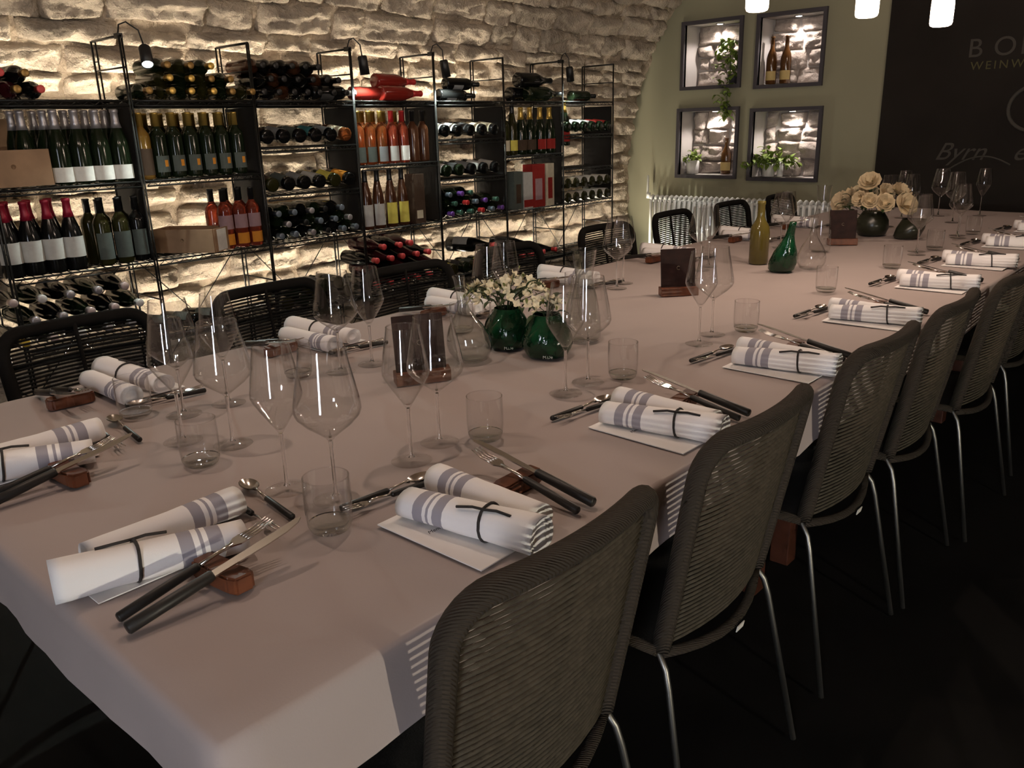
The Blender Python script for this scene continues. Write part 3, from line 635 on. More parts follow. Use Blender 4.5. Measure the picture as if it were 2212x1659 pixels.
# wooden crates
def crate(name, loc, rz, size, label, sticker=False, tilt=0.0):
    w, d, h = size; t = empty(name, loc, rz); t.rotation_euler = (tilt, 0, rz); tag(t, label, 'crate'); th = .009
    b = MB(); b.box((0, 0, th / 2), (w, d, th)); b.build('bottom_board', m_cratein, t)
    for nm, c, s_ in (('front_board', (0, -d / 2, h / 2), (w, th, h)), ('back_board', (0, d / 2, h / 2), (w, th, h)), ('end_board', (-w / 2, 0, h / 2), (th, d - th, h)), ('end_board', (w / 2, 0, h / 2), (th, d - th, h))):
        b = MB(); b.box(c, s_); b.build(nm, m_crate, t, bevel=.0015)
    b = MB(); b.box((0, 0, h * .3), (w * .9, d * .85, h * .4)); b.build('wood_wool', m_paper, t, bevel=.01)
    b = MB(); b.lathe([(0, 0), (.010, 0), (.010, .0012), (.007, .0012), (.007, .0006), (0, .0006)], 12); o = b.build('brand_mark', m_cratein, t); o.location = (.0, -d / 2 - .0047, h * .55); o.rotation_euler = (PI / 2, 0, 0)
    if sticker:
        b = MB(); b.box((w / 2 + .0052, -d * .05, h * .5), (.001, d * .55, h * .92)); b.build('white_sticker', P['white'], t)
    return t
crate('wine_crate', (1.215, YF + .135, ZMID + .012), R(2), (.30, .24, .15), 'open pine wine crate standing beside the silver-topped bottles')
b = MB(); b.M = Matrix.Translation((1.19, YF + .215, ZMID + .165)) @ Matrix.Rotation(R(-6), 4, 'X'); b.box((.0, 0, 0), (.22, .008, .25)); lid = b.build('crate_lid', m_crate, None, bevel=.001); tag(lid, 'loose pine crate lid leaning inside the open wine crate', 'lid')
crate('wine_crate', (2.005, YF + .125, ZLOW4 + .010), R(-56), (.33, .17, .115), 'long pine wine crate with white sticker lying askew beside rose bottles', True)

# ------------------------------------------------------------------ table, cloths
TX0, TX1, TY0, TY1, TZ = .30, 5.95, .697, 2.144, .76
tb = empty('dining_table', ((TX0 + TX1) / 2, (TY0 + TY1) / 2, 0)); tag(tb, 'long reddish wood dining table under the white tablecloths', 'table')
off = Matrix.Translation((-(TX0 + TX1) / 2, -(TY0 + TY1) / 2, 0))
for i in range(3):
    a = TX0 + .02 + i * (TX1 - TX0 - .04) / 3; c = a + (TX1 - TX0 - .04) / 3 - .004
    b = MB(); b.M = off; b.box(((a + c) / 2, (TY0 + TY1) / 2, .735), (c - a, TY1 - TY0 - .03, .034)); b.build('table_top', m_tablewood, tb, bevel=.003)
    b = MB(); b.M = off; b.box(((a + c) / 2, (TY0 + TY1) / 2, .675), (c - a - .2, TY1 - TY0 - .3, .08)); b.build('apron', m_tablewood, tb)
    for lx in (a + (.45 if i == 0 else .11), c - .11):
        for ly in (TY0 + .25, TY1 - .25):
            b = MB(); b.M = off @ Matrix.Translation((lx, ly, 0)); b.prism([(-.03, -.03), (.03, -.03), (.03, .03), (-.03, .03)], 0, .718); b.build('leg', m_tablewood, tb, bevel=.004)
def cloth(x0, x1, z, open_lo, open_hi, seed, drop, label):
    """Cloth lying on the table top with a hanging skirt; open_lo / open_hi: that end just stops on the top."""
    nx = int((x1 - x0) / .045) + 2; ny = 34; b = MB(); rnd = random.Random(seed)
    def zt(x, y):
        e = .0030 * noise.noise(Vector((x * 2.2, y * 2.2, seed))) + .0011 * noise.noise(Vector((x * 6, y * 6, seed + 4)))
        e += .0022 * math.exp(-((y - 1.42) / .025) ** 2) + .0020 * math.exp(-((x - (x0 + x1) / 2) / .025) ** 2)
        return z + e
    def top(u, v):
        x = x0 + (x1 - x0) * u; y = TY0 + (TY1 - TY0) * v
        if open_hi and u > .94: x += .03 * noise.noise(Vector((y * 2.3, seed, 1))) * (u - .94) / .06
        if open_lo and u < .06: x += .03 * noise.noise(Vector((y * 2.3, seed, 2))) * (.06 - u) / .06
        return (x, y, zt(x, y))
    b.grid(nx, ny, top)
    ids = [i for i in range(nx)]; per = [(i, (0, -1)) for i in range(nx)]
    if not open_hi: per += [(nx * (j + 1) - 1, (1, 0)) for j in range(ny)]
    else: per += [(None, None)]
    per += [(nx * (ny - 1) + nx - 1 - i, (0, 1)) for i in range(nx)]
    if not open_lo: per += [(nx * (ny - 1 - j), (-1, 0)) for j in range(ny)]
    else: per += [(None, None)]
    # closed walk around the table; corner points appear twice with both directions
    prev = None; s_ = 0.0; last = None; cols = []
    for idx, d in per:
        if idx is None: cols.append(None); last = None; continue
        p = Vector(b.v[idx])
        if last is not None: s_ += (p - last).length
        last = p; cols.append((idx, p, Vector((d[0], d[1], 0)), s_))
    if not open_lo and not open_hi: cols.append(cols[0])
    elif cols[-1] is not None and not open_lo: cols.append(cols[0])
    prof = [(.006, -.002), (.011, -.008), (.013, -.02), (.015, -.045), (.018, -.075), (.020, -.1), (.022, -1)]
    rings = {}
    def column(c):
        idx, p, d, s0 = c; base = len(b.v)
        wv = noise.noise(Vector((s0 * 3.1, seed, .3))) + .5 * noise.noise(Vector((s0 * 8, seed, 5)))
        dl = drop + .016 * noise.noise(Vector((s0 * 3.3, seed, 9))) + .008 * noise.noise(Vector((s0 * 9, seed, 11)))
        for k, (o, dz) in enumerate(prof):
            dz = -dl if dz == -1 else dz; f = min(1, -dz / drop)
            b.v.append(tuple(p + d * (o + .016 * wv * f * f) + Vector((0, 0, dz))))
        return [idx] + list(range(base, base + len(prof)))
    pc = None; first = None
    for i, c in enumerate(cols):
        if c is None: pc = None; continue
        if first is not None and c[0] == cols[0][0] and i == len(cols) - 1 and cols[0] is not None: col = first
        else: col = column(c)
        if first is None: first = col
        if pc:
            for k in range(len(col) - 1):
                q = [pc[k], col[k], col[k + 1], pc[k + 1]]; q2 = [x for j, x in enumerate(q) if x not in q[:j]]
                if len(q2) > 2: b.f.append(q2[::-1]); b.mi.append(0); b.sm.append(True)
        pc = col
    o = b.build('tablecloth', m_cloth); tag(o, label, 'tablecloth')
    return o
cloth(TX0, 1.56, TZ + .0045, False, True, 3, .105, 'white tablecloth hanging over the near table end, overlapping the longer one')
cloth(1.36, TX1, TZ, True, False, 8, .115, 'long white tablecloth running on towards the green wall')
ZT1 = TZ + .0075; ZT2 = TZ + .003
def ztab(x): return ZT1 if x < 1.60 else ZT2

# ------------------------------------------------------------------ chairs
def backpt(u, t):
    w = .192 + .014 * t; return Vector((u * w, -.205 - .075 * t - .030 * (1 - u * u), .44 + .42 * t))
def ucor(t, rc=.16):
    """Half extent of the backrest at height t (rounded upper corners)."""
    if t < 1 - rc: return 1.0
    k = (t - (1 - rc)) / rc; return 1 - .30 * (1 - math.sqrt(max(0, 1 - k * k)))
def make_chair(rope, frame, label, group):
    t = empty('rope_chair'); tag(t, label, 'chair', group)
    path = []
    for i in range(11): path.append(backpt(-1, (1 - .16) * i / 10))
    for i in range(1, 7): k = i / 7; tt = 1 - .16 + .16 * math.sin(k * PI / 2); path.append(backpt(-ucor(tt), tt))
    for i in range(13): path.append(backpt(-.70 + 1.40 * i / 12, 1.0))
    for i in range(6, 0, -1): k = i / 7; tt = 1 - .16 + .16 * math.sin(k * PI / 2); path.append(backpt(ucor(tt), tt))
    for i in range(10, -1, -1): path.append(backpt(1, (1 - .16) * i / 10))
    b = MB(); b.tube(path, .0180, 12); bk = b.build('back_frame', frame, t)
    n = 39
    for i in range(n):
        tt = .015 + .955 * i / (n - 1); ue = ucor(tt) * .985
        b = MB(); b.tube([backpt(-ue + 2 * ue * k / 8, tt) for k in range(9)], .0033, 6); b.build('rope', rope, bk)
    b = MB(); b.tube([backpt(-1 + 2 * k / 8, 0) + Vector((0, -.012 * math.sin(PI * k / 8), -.012 - .02 * math.sin(PI * k / 8))) for k in range(9)], .0105, 8); b.build('lower_rail', frame, t)
    b = MB(); b.tube([backpt(.0, k / 8) + Vector((0, .012, 0)) for k in range(9)], .006, 6); b.build('back_support', frame, t)
    b = MB()
    b.grid(9, 9, lambda u, v: ((2 * u - 1) * (.205 + .02 * v), -.205 + .44 * v, .452 - .018 * math.sin(PI * u) * math.sin(PI * v)))
    b.grid(9, 9, lambda u, v: ((1 - 2 * u) * (.205 + .02 * v), -.205 + .44 * v, .428 - .018 * math.sin(PI * u) * math.sin(PI * v))); b.build('seat', m_seat, t)
    b = MB(); b.tube([(-.205, -.205, .44), (-.225, .2, .44), (-.2, .235, .44), (.2, .235, .44), (.225, .2, .44), (.205, -.205, .44)], .011, 8); b.build('seat_frame', frame, t)
    for sx in (-1, 1):
        b = MB(); b.tube([(sx * .192, -.17, .436), (sx * .198, -.205, .430), (sx * .203, -.222, .405), (sx * .207, -.232, .37), (sx * .235, -.305, .006)], .0065, 8); b.build('leg', m_chrome, t)
        b = MB(); b.tube([(sx * .20, .16, .436), (sx * .205, .19, .43), (sx * .21, .205, .40), (sx * .235, .25, .006)], .0065, 8); b.build('leg', m_chrome, t)
    return t
def place(c, x, y, rz, label):
    c.location = (x, y, 0); c.rotation_euler = (0, 0, rz); c['label'] = label
    return c
aisle = [(.728, .865, 0), (1.308, .880, .01), (1.965, .885, -.02), (2.475, .870, .02), (3.02, .83, -.03), (3.68, .85, .02)]
gl_ = 'taupe rope chairs along the aisle side'
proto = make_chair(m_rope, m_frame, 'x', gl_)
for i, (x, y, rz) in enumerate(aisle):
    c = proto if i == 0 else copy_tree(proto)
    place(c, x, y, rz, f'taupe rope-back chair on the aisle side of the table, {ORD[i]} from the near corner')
    if i in (1, 2):
        b = MB(); b.M = Matrix.Translation(backpt(.05, 0) + Vector((0, -.028, -.036))) @ Matrix.Rotation(.2, 4, 'X'); b.box((0, 0, 0), (.028, .002, .014)); b.build('maker_tag', m_tag, c)
proto2 = make_chair(m_shaderope, m_shadeframe, 'x', 'shade-coloured rope chairs along the wall side')  # same chair model, silhouette shade painted into rope and frame
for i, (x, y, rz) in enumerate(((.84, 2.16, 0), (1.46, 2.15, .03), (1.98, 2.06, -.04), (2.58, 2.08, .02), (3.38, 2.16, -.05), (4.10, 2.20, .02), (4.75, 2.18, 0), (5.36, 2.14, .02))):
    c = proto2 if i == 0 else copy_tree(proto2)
    place(c, x, y, PI + rz, f'shade-coloured rope-back chair on the wine rack side, {ORD[i]} from the near corner')

# ------------------------------------------------------------------ place settings
def roll(l, h0, h1, w0, w1, seed):
    """Folded napkin arm lying along +Y, soft flattened section with layered open ends."""
    b = MB(); n = 18; k = 15
    def sec(v, sc=1.0, dy=0.0):
        h = h0 + (h1 - h0) * v; w = w0 + (w1 - w0) * v; out = []
        for i in range(n):
            a = 2 * PI * i / n; c, s_ = math.cos(a), math.sin(a)
            x = math.copysign(abs(c) ** .75, c) * w / 2 * (1 - .22 * max(0, s_)); z = math.copysign(abs(s_) ** .75, s_) * h / 2
            x += .0016 * noise.noise(Vector((c * 2, v * 5, seed))); z += .0016 * noise.noise(Vector((s_ * 2, v * 5, seed + 3)))
            out.append((x * sc, l * v + dy, h / 2 + z * sc))
        return out
    rings = [sec(0, .40, .006), sec(0, .55, .003), sec(0, .62, .006), sec(0, .74, .001), sec(0, .80, .005), sec(0, .92, .0), sec(0, .97, .001)] + [sec(i / k) for i in range(k + 1)] + [sec(1, .97, -.001), sec(1, .92, 0), sec(1, .80, -.005), sec(1, .74, -.001), sec(1, .62, -.006), sec(1, .55, -.003), sec(1, .4, -.006)]
    vv = [p for r_ in rings for p in r_]; fs = []
    for j in range(len(rings) - 1):
        for i in range(n): fs.append((j * n + i, j * n + (i + 1) % n, (j + 1) * n + (i + 1) % n, (j + 1) * n + i))
    fs.append(tuple(range(n - 1, -1, -1))); fs.append(tuple(range((len(rings) - 1) * n, len(rings) * n)))
    b._add(vv, [f[::-1] for f in fs], True)
    return b.mesh('roll')
ME_ROLL = roll(.255, .056, .042, .064, .060, 2); ME_ROLL2 = roll(.240, .040, .044, .050, .054, 6)
for m_ in (ME_ROLL, ME_ROLL2): m_.materials.append(m_nap)
def mk(b, m, name, bevel=0.0):
    me = b.mesh(name); me.materials.append(m)
    if bevel:
        bm = bmesh.new(); bm.from_mesh(me); bmesh.ops.bevel(bm, geom=list(bm.edges), offset=bevel, segments=2, affect='EDGES'); bm.to_mesh(me); bm.free()
    return me
# cord: loop round both arms plus two loose ends
b = MB(); cp = []
for i in range(20):
    a = 2 * PI * i / 20; c, s_ = math.cos(a), math.sin(a)
    cp.append((math.copysign(abs(c) ** .75, c) * .0325 * (1 - .22 * max(0, s_)), .004 * s_, .0262 + math.copysign(abs(s_) ** .75, s_) * .0262))
b.tube(cp, .0024, 6, closed=True)
b.tube([(-.014, 0, .0520), (-.015, .020, .0525), (-.017, .048, .0475)], .0024, 6); b.tube([(-.014, 0, .0520), (-.012, -.020, .0535), (-.015, -.046, .0525)], .0024, 6)
ME_CORD = mk(b, m_cord, 'cord')
b = MB(); b.box((.078, .112, .0009), (.156, .224, .0018)); ME_CARD = mk(b, m_card, 'menu_card')
# steak knife along +Y (handle end at y=0)
b = MB(); b.tube([(0, 0, 0), (0, .002, 0), (0, .06, 0), (0, .118, 0), (0, .121, 0)], [.0070, .0088, .0085, .0078, .0066], 10); ME_KH = mk(b, m_blk, 'handle')
b = MB(); b.prism([(-.007, .120), (.006, .120), (.0065, .15), (.0085, .20), (.0075, .235), (.003, .258), (-.004, .268), (-.0072, .262), (-.007, .19)], -.0011, .0011); ME_KB = mk(b, m_steel, 'blade')
b = MB(); b.tube([(0, 0, 0), (0, .002, 0), (0, .06, 0), (0, .115, 0), (0, .118, 0)], [.0055, .0072, .0070, .0062, .005], 10); ME_FH = mk(b, m_blk, 'handle')
b = MB(); b.tube([(0, .116, 0), (0, .15, .001), (0, .172, .0)], [.0032, .0026, .004], 8)
b.prism([(-.004, .168), (.004, .168), (.0115, .180), (.0115, .190), (-.0115, .190), (-.0115, .180)], -.0012, .0012)
for i in range(4): x = -.0095 + i * .00633; b.tube([(x, .188, 0), (x, .21, -.001), (x, .236, .003)], [.0018, .0016, .0009], 5)
ME_FT = mk(b, m_steel, 'tines')
b = MB(); b.tube([(0, 0, 0), (0, .002, 0), (0, .09, 0), (0, .093, 0)], [.0045, .0058, .0052, .004], 8); ME_SH = mk(b, m_blk, 'handle')
b = MB(); b.tube([(0, .09, 0), (0, .125, .004), (0, .135, .002)], [.0024, .002, .0035], 6)
def bowl(u, v):
    a = 2 * PI * u; r = v; return (.0155 * r * math.cos(a), .158 + .025 * r * math.sin(a), .004 - .009 * (1 - r * r))
b.grid(17, 5, bowl); b.grid(17, 5, lambda u, v: tuple(Vector(bowl(1 - u, v)) - Vector((0, 0, .0012)))); ME_SP = mk(b, m_steel, 'bowl')
b = MB(); b.tube([(0, .09, 0), (0, .12, .003), (0, .138, .001)], [.0024, .002, .003], 6)
b.prism([(-.003, .135), (.003, .135), (.009, .145), (.009, .152), (-.009, .152), (-.009, .145)], -.001, .001)
for i in range(3): x = -.0072 + i * .0072; b.tube([(x, .150, 0), (x, .182, .003)], [.0016, .0009], 5)
ME_DF = mk(b, m_steel, 'tines')
def rest_mesh():
    b = MB(); b.prism([(-.046, -.012), (-.038, -.017), (-.012, -.015), (-.006, -.017), (.030, -.016), (.044, -.012), (.046, .012), (.036, .017), (.008, .015), (.0, .017), (-.036, .016), (-.046, .010)], 0, .024)
    return mk(b, m_wood, 'knife_rest', .003)
ME_REST = rest_mesh()
def setting(kind, a0, desc, idx, ja=0.0, small=False, text=False, skip=()):
    """kind: S aisle side, N near end, W rack side. Local a = diner's right, b = distance from the table edge."""
    rnd = random.Random(ord(kind) * 31 + idx)
    def pos(a, b_):
        if kind == 'S': return Vector((a0 + a, TY0 + b_, 0))
        if kind == 'N': return Vector((TX0 + b_, a0 - a, 0))
        return Vector((a0 - a, TY1 - b_, 0))
    rot = {'S': 0.0, 'N': -PI / 2, 'W': PI}[kind]
    z = ztab(pos(.1, .15).x)
    def at(a, b_, dz=0): p = pos(a, b_); return (p.x, p.y, z + dz)
    g = {'S': 'aisle side settings', 'N': 'near end settings', 'W': 'rack side settings'}[kind]
    if 'card' not in skip:
        c = link('menu_card', ME_CARD, None, at(0, .022), (0, 0, rot + rnd.uniform(-.02, .02))); tag(c, f'white menu card {desc}', 'card', 'menu cards')
        if text:
            b = MB(); b.tube([(.112 + .008 * math.cos(x), .046 + .008 * math.sin(x), .0021) for x in [R(60 + 25 * i) for i in range(12)]], .0008, 5); b.M = Matrix.Translation((.112, .046, .0018)); b.box((.001, .001, .0002), (.008, .003, .0005)); b.build('emblem_print', m_ink, c)
            text_obj('name_print', 'Byrn', .015, m_ink, c, Matrix.Translation((.094, .026, .0018)), shear=.45, depth=.0002)
            text_obj('line_print', 'Restaurant', .0045, m_ink, c, Matrix.Translation((.126, .023, .0018)), depth=.0002)
            text_obj('menu_print', 'Menu', .012, m_ink, c, Matrix.Translation((.028, .135, .0018)), shear=.45, depth=.0002)
    if 'napkin' not in skip:
        t = empty('napkin', at(.035, -.012 if kind != 'W' else .0, .0022), rot + rnd.uniform(-.03, .03)); tag(t, f'tied striped napkin {desc}', 'napkin', 'rolled striped napkins')
        if kind == 'N': r1 = link('roll', ME_ROLL, t, (.068, .0, 0), (0, 0, R(-16))); r2 = link('roll', ME_ROLL2, t, (.020, .062, 0), (0, 0, R(-1)))
        else: r1 = link('roll', ME_ROLL, t, (.056, 0, 0), (0, 0, R(9.5))); r2 = link('roll', ME_ROLL2, t, (.110, .046, .0), (0, 0, R(1)))
        link('cord', ME_CORD, r1, (0, .092 if kind == 'S' else .105, 0), (0, 0, R(3)))
    if 'knife' not in skip:
        link_ = link('knife_rest', ME_REST, None, at(.235 + ja, .162), (0, 0, rot + rnd.uniform(-.1, .1))); link_.scale = (1.12, 1.15, 1.08); tag(link_, f'faceted walnut knife rest {desc}', 'knife rest', 'walnut knife rests')
        sl = math.atan2(.0255, .14)
        kn = empty('steak_knife', at(.258 + ja, .018, .0095), rot); kn.rotation_euler = (sl, 0, rot + R(rnd.uniform(-2, 2.5))); tag(kn, f'black-handled steak knife {desc}', 'knife', 'steak knives')
        link('handle', ME_KH, kn); link('blade', ME_KB, kn, None, (0, R(6), 0))
        fk = empty('dinner_fork', at(.222 + ja, .022, .0075), rot); fk.rotation_euler = (sl * 1.05, 0, rot + R(rnd.uniform(-2, 2))); tag(fk, f'black-handled dinner fork {desc}', 'fork', 'dinner forks')
        link('handle', ME_FH, fk); link('tines', ME_FT, fk)
    if 'dessert' not in skip:
        sp = empty('dessert_spoon', at(-.012, .330, .006)); sp.rotation_euler = (R(1.5), 0, rot - R(97)); tag(sp, f'black-handled dessert spoon {desc}', 'spoon', 'dessert spoons')
        if kind == 'N':
            sp.location = at(.150, .330, .006); sp.rotation_euler = (R(1.5), 0, rot + R(84))
        link('handle', ME_SH, sp); link('bowl', ME_SP, sp)
        df = empty('dessert_fork', at(.165, .292, .006)); df.rotation_euler = (R(1.5), 0, rot + R(84)); tag(df, f'black-handled dessert fork {desc}', 'fork', 'dessert forks')
        if kind == 'N': df.location = at(.0, .304, .006); df.rotation_euler = (R(1.5), 0, rot - R(97))
        link('handle', ME_SH, df); link('tines', ME_DF, df)
SX = [.709, 1.250, 1.815, 2.445, 3.095, 3.66, 4.29, 4.92]
for i, x in enumerate(SX): setting('S', x, f'on the aisle side, {ORD[i]} from the near corner', i, text=(i < 2))
NY = [1.212, 1.757]
for i, y in enumerate(NY): setting('N', y, ['at the near table end, beside the aisle corner', 'at the near table end, beside the rack corner'][i], i)
WX = [.872, 1.437, 2.02, 2.62, 3.36, 4.12, 4.75]
for i, x in enumerate(WX): setting('W', x, f'on the rack side, {ORD[i]} from the near corner', i)

# ------------------------------------------------------------------ glassware
def wall_prof(outer, th):
    inner = [(max(0.0, r - th), z) for r, z in outer]
    return outer, inner
GB = {'small': [(.0036, .104), (.0080, .112), (.017, .126), (.030, .146), (.0405, .164), (.0435, .172), (.0430, .180), (.0395, .205), (.0345, .235), (.0305, .258)],
      'large': [(.0036, .104), (.0090, .111), (.022, .121), (.040, .135), (.0525, .149), (.0555, .158), (.0545, .168), (.0485, .200), (.0415, .235), (.0375, .260)]}
GL = {}
for k, o in GB.items():
    b = MB(); b.lathe([(0, o[0][1] - .001)] + o, 32); rim = o[-1]
    b.lathe([(rim[0] - .0007 + .0011 * math.cos(a), rim[1] + .0011 * math.sin(a)) for a in [2 * PI * i / 6 for i in range(6)]], 32, closed=True)
    b.lathe([(0, o[1][1] + .0015)] + [(max(.002, r - .0012), z + .0006) for r, z in o[1:-1]] + [(rim[0] - .0012, rim[1])], 32)
    GL[k] = mk(b, m_glass, 'bowl')
b = MB(); b.lathe([(.0037, .1045), (.0035, .098), (.0031, .09), (.0030, .06), (.0031, .03), (.0040, .014), (.0065, .008)], 12); b.lathe([(0, .1045), (.0037, .1045)], 12); GL['stem'] = mk(b, m_solid, 'stem')
b = MB(); b.lathe([(0, .0085), (.0065, .008), (.014, .0045), (.026, .0028), (.0375, .0018), (.0385, .0009), (.0375, .0003), (0, .0003)], 32); GL['foot'] = mk(b, m_glassf, 'foot')
def wine_glass(kind, x, y, label, hs=1.0):
    t = empty('wine_glass', (x, y, ztab(x))); t.scale = (1, 1, hs); tag(t, label, 'glass', 'wine glasses on the table')
    link('bowl', GL[kind], t); link('stem', GL['stem'], t); link('foot', GL['foot'], t)
o = [(0, .0), (.027, 0), (.0315, .004), (.0345, .012), (.0365, .035), (.0368, .06), (.0360, .090)]
b = MB(); b.lathe([(0, 0), (.027, 0), (.0315, .004), (.0345, .012), (.0345, .0135), (.030, .0125), (.02, .0105), (0, .0098)], 32); GL['tbase'] = mk(b, m_glassb, 'base')
b = MB(); b.lathe([(.0345, .012), (.0365, .035), (.0368, .06), (.0360, .090)], 32); b.lathe([(.0353 + .0008 * math.cos(a), .090 + .0008 * math.sin(a)) for a in [2 * PI * i / 6 for i in range(6)]], 32, closed=True)
b.lathe([(.0330, .0135), (.0350, .035), (.0353, .06), (.0346, .090)], 32); GL['twall'] = mk(b, m_glass, 'wall')
def tumbler(x, y, label):
    t = empty('water_tumbler', (x, y, ztab(x))); tag(t, label, 'glass', 'water tumblers on the table'); link('base', GL['tbase'], t); link('wall', GL['twall'], t)
sdesc = lambda i: f'of the aisle side setting, {ORD[i]} from the near corner'
SG = [((.913, 1.098), (1.010, 1.125), (1.081, 1.067)), ((1.401, 1.118), (1.502, 1.130), (1.583, 1.085)), ((1.986, 1.106), (2.100, 1.129), (2.196, 1.071)), ((2.700, 1.12), (2.781, 1.147), (2.886, 1.11)), ((3.31, 1.11), (3.41, 1.14), (3.507, 1.088)), ((3.90, 1.11), (4.0, 1.14), (4.09, 1.09)), ((4.55, 1.11), (4.65, 1.14), (4.74, 1.09))]
SEEN_S = [0, 1, 2, 5, 6]
for i, (a, c, t) in enumerate(SG):
    if i not in (3, 4):
        wine_glass('small', *a, 'slender wine glass ' + sdesc(i)); wine_glass('large', *c, 'wide wine glass ' + sdesc(i), .985)
    tumbler(*t, 'water tumbler ' + sdesc(i))
wine_glass('small', .693, 1.174, 'slender wine glass of the near end setting beside the aisle corner'); wine_glass('large', .722, 1.072, 'wide wine glass of the near end setting beside the aisle corner', 1.02)
tumbler(.651, .990, 'water tumbler of the near end setting beside the aisle corner')
wine_glass('small', .690, 1.545, 'slender wine glass of the near end setting beside the rack corner', .97); wine_glass('large', .745, 1.446, 'wide wine glass of the near end setting beside the rack corner', .97)
tumbler(.654, 1.401, 'water tumbler of the near end setting beside the rack corner')
WG = [((.874, 1.690), (.771, 1.700), (.700, 1.780)), ((1.285, 1.680), (1.190, 1.690), (1.10, 1.745)), ((1.86, 1.72), (1.765, 1.70), (1.69, 1.75)), ((2.62, 1.80), (2.52, 1.76), (2.30, 1.79)), ((3.14, 1.72), (3.04, 1.70), (2.95, 1.76)), ((3.9, 1.72), (3.8, 1.70), (3.7, 1.76))]
for i, (a, c, t) in enumerate(WG):
    d = f'of the rack side setting, {ORD[i]} from the near corner'
    wine_glass('small', *a, 'slender wine glass ' + d); wine_glass('large', *c, 'wide wine glass ' + d)
    tumbler(*t, 'water tumbler ' + d)
for i, (x, y, k) in enumerate(((4.86, 1.56, 'large'), (4.98, 1.48, 'small'), (5.20, 1.31, 'large'), (5.62, 1.27, 'small'), (5.5, 1.47, 'large'), (5.3, 1.62, 'small'))):
    wine_glass(k, x, y, f'wine glass at the far table end before the chalkboard, {ORD[i]} past the roses', 1.08)
# decanter, carafes
def vessel(name, prof, x, y, m, label, cat, shear=0.0, th=.0016, n=28):
    t = empty(name, (x, y, ztab(x))); tag(t, label, cat)
    sh = Matrix.Identity(4); sh[0][2] = shear * -.55; sh[1][2] = shear * .8
    b = MB(); b.M = sh; b.lathe(prof, n); b.lathe([(max(.0, r - th), z + (.004 if z < .01 else 0)) for r, z in prof], n)
    rim = prof[-1]; b.lathe([(rim[0] - th / 2 + .0012 * math.cos(a), rim[1] + .0012 * math.sin(a)) for a in [2 * PI * i / 6 for i in range(6)]], n, closed=True)
    b.build('body', m, t); return t
vessel('decanter', [(0, .0), (.032, 0), (.046, .008), (.0575, .03), (.060, .05), (.056, .072), (.045, .096), (.030, .118), (.0175, .138), (.0135, .155), (.0128, .19), (.0138, .212), (.0165, .226)], 1.469, 1.490, m_glassb, 'clear glass decanter with slim neck beside the green vases', 'decanter', .12)
vessel('carafe', [(0, .0), (.040, 0), (.047, .006), (.049, .03), (.046, .075), (.036, .13), (.027, .165), (.0245, .185), (.027, .21), (.0335, .245), (.036, .262)], 1.83, 1.39, m_glassb, 'clear glass carafe with flared rim beside the green vases', 'carafe')
vessel('carafe', [(0, .0), (.038, 0), (.046, .006), (.048, .03), (.046, .09), (.038, .15), (.030, .19), (.027, .22), (.029, .26), (.034, .30)], 3.78, 1.50, m_glass, 'tall clear carafe beside the second menu stand', 'carafe')
vessel('decanter', [(0, .0), (.03, 0), (.045, .008), (.056, .03), (.058, .05), (.054, .07), (.042, .095), (.028, .118), (.0165, .138), (.0125, .16), (.0125, .20), (.016, .215)], 3.30, 1.34, m_glass, 'clear glass decanter beside the slim green vase', 'decanter')
vb = empty('oil_bottle', (3.32, 1.58, ZT2)); tag(vb, 'olive-brown glass bottle beside the slim green vase', 'bottle')
b = MB(); b.lathe([(0, 0), (.035, 0), (.041, .005), (.041, .135), (.037, .16), (.022, .185), (.0165, .20), (.0155, .25), (.0175, .253), (.0175, .266), (0, .266)], 20); b.build('body', m_olive, vb)
gv = empty('green_vase', (3.19, 1.42, ZT2)); tag(gv, 'slim twisted green glass vase in the middle of the table', 'vase')
b = MB(); b.M = Matrix(((1, 0, -.12, 0), (0, 1, -.25, 0), (0, 0, 1, 0), (0, 0, 0, 1))); b.lathe([(0, 0), (.038, 0), (.052, .012), (.055, .04), (.045, .085), (.028, .12), (.018, .15), (.014, .19), (.013, .205), (0, .205)], 22); b.build('body', m_greenglass, gv)

# ------------------------------------------------------------------ green vases with flowers
def vase(x, y, s_, label, txt=True):
    t = empty('flower_vase', (x, y, ztab(x))); t.scale = (s_, s_, s_); tag(t, label, 'vase')
    b = MB(); prof = [(0, .004), (.040, 0), (.056, .006), (.067, .026), (.069, .046), (.062, .072), (.050, .094), (.040, .108), (.037, .116)]
    b.lathe(prof, 28); b.lathe([(max(0, r - .004), z + .004) for r, z in prof[:-1]] + [(.034, .116), (.037, .116)], 28); b.build('body', m_greenglass, t)
    # moulded leaf ribs
    for k in range(5):
        a0 = 2 * PI * k / 5 + .5; b = MB()
        def lf(u, v):
            w = .6 * math.sin(PI * min(1, v * .92 + .06)); a = a0 + (u - .5) * w + .5 * v; zz = .012 + .085 * v
            r = .0
            for q in range(len(prof) - 1):
                if prof[q][1] <= zz <= prof[q + 1][1]: r = prof[q][0] + (prof[q + 1][0] - prof[q][0]) * (zz - prof[q][1]) / (prof[q + 1][1] - prof[q][1])
            r += .0012 + .0022 * math.sin(PI * u); return (r * math.cos(a), r * math.sin(a), zz)
        b.grid(7, 9, lf); b.build('moulded_leaf', m_greenglass, t)
    if txt:
        ang = math.atan2(-y, -x); r = .0615
        M = Matrix.Rotation(ang + PI / 2, 4, 'Z') @ Matrix.Translation((-.012, -r - .0018, .0085)) @ Matrix.Rotation(R(62), 4, 'X')
        text_obj('maker_print', 'M.De', .012, m_tag, t, M, depth=.0002)
    return t
vase(1.645, 1.520, .98, 'round green glass vase with leaf relief beside the decanter')
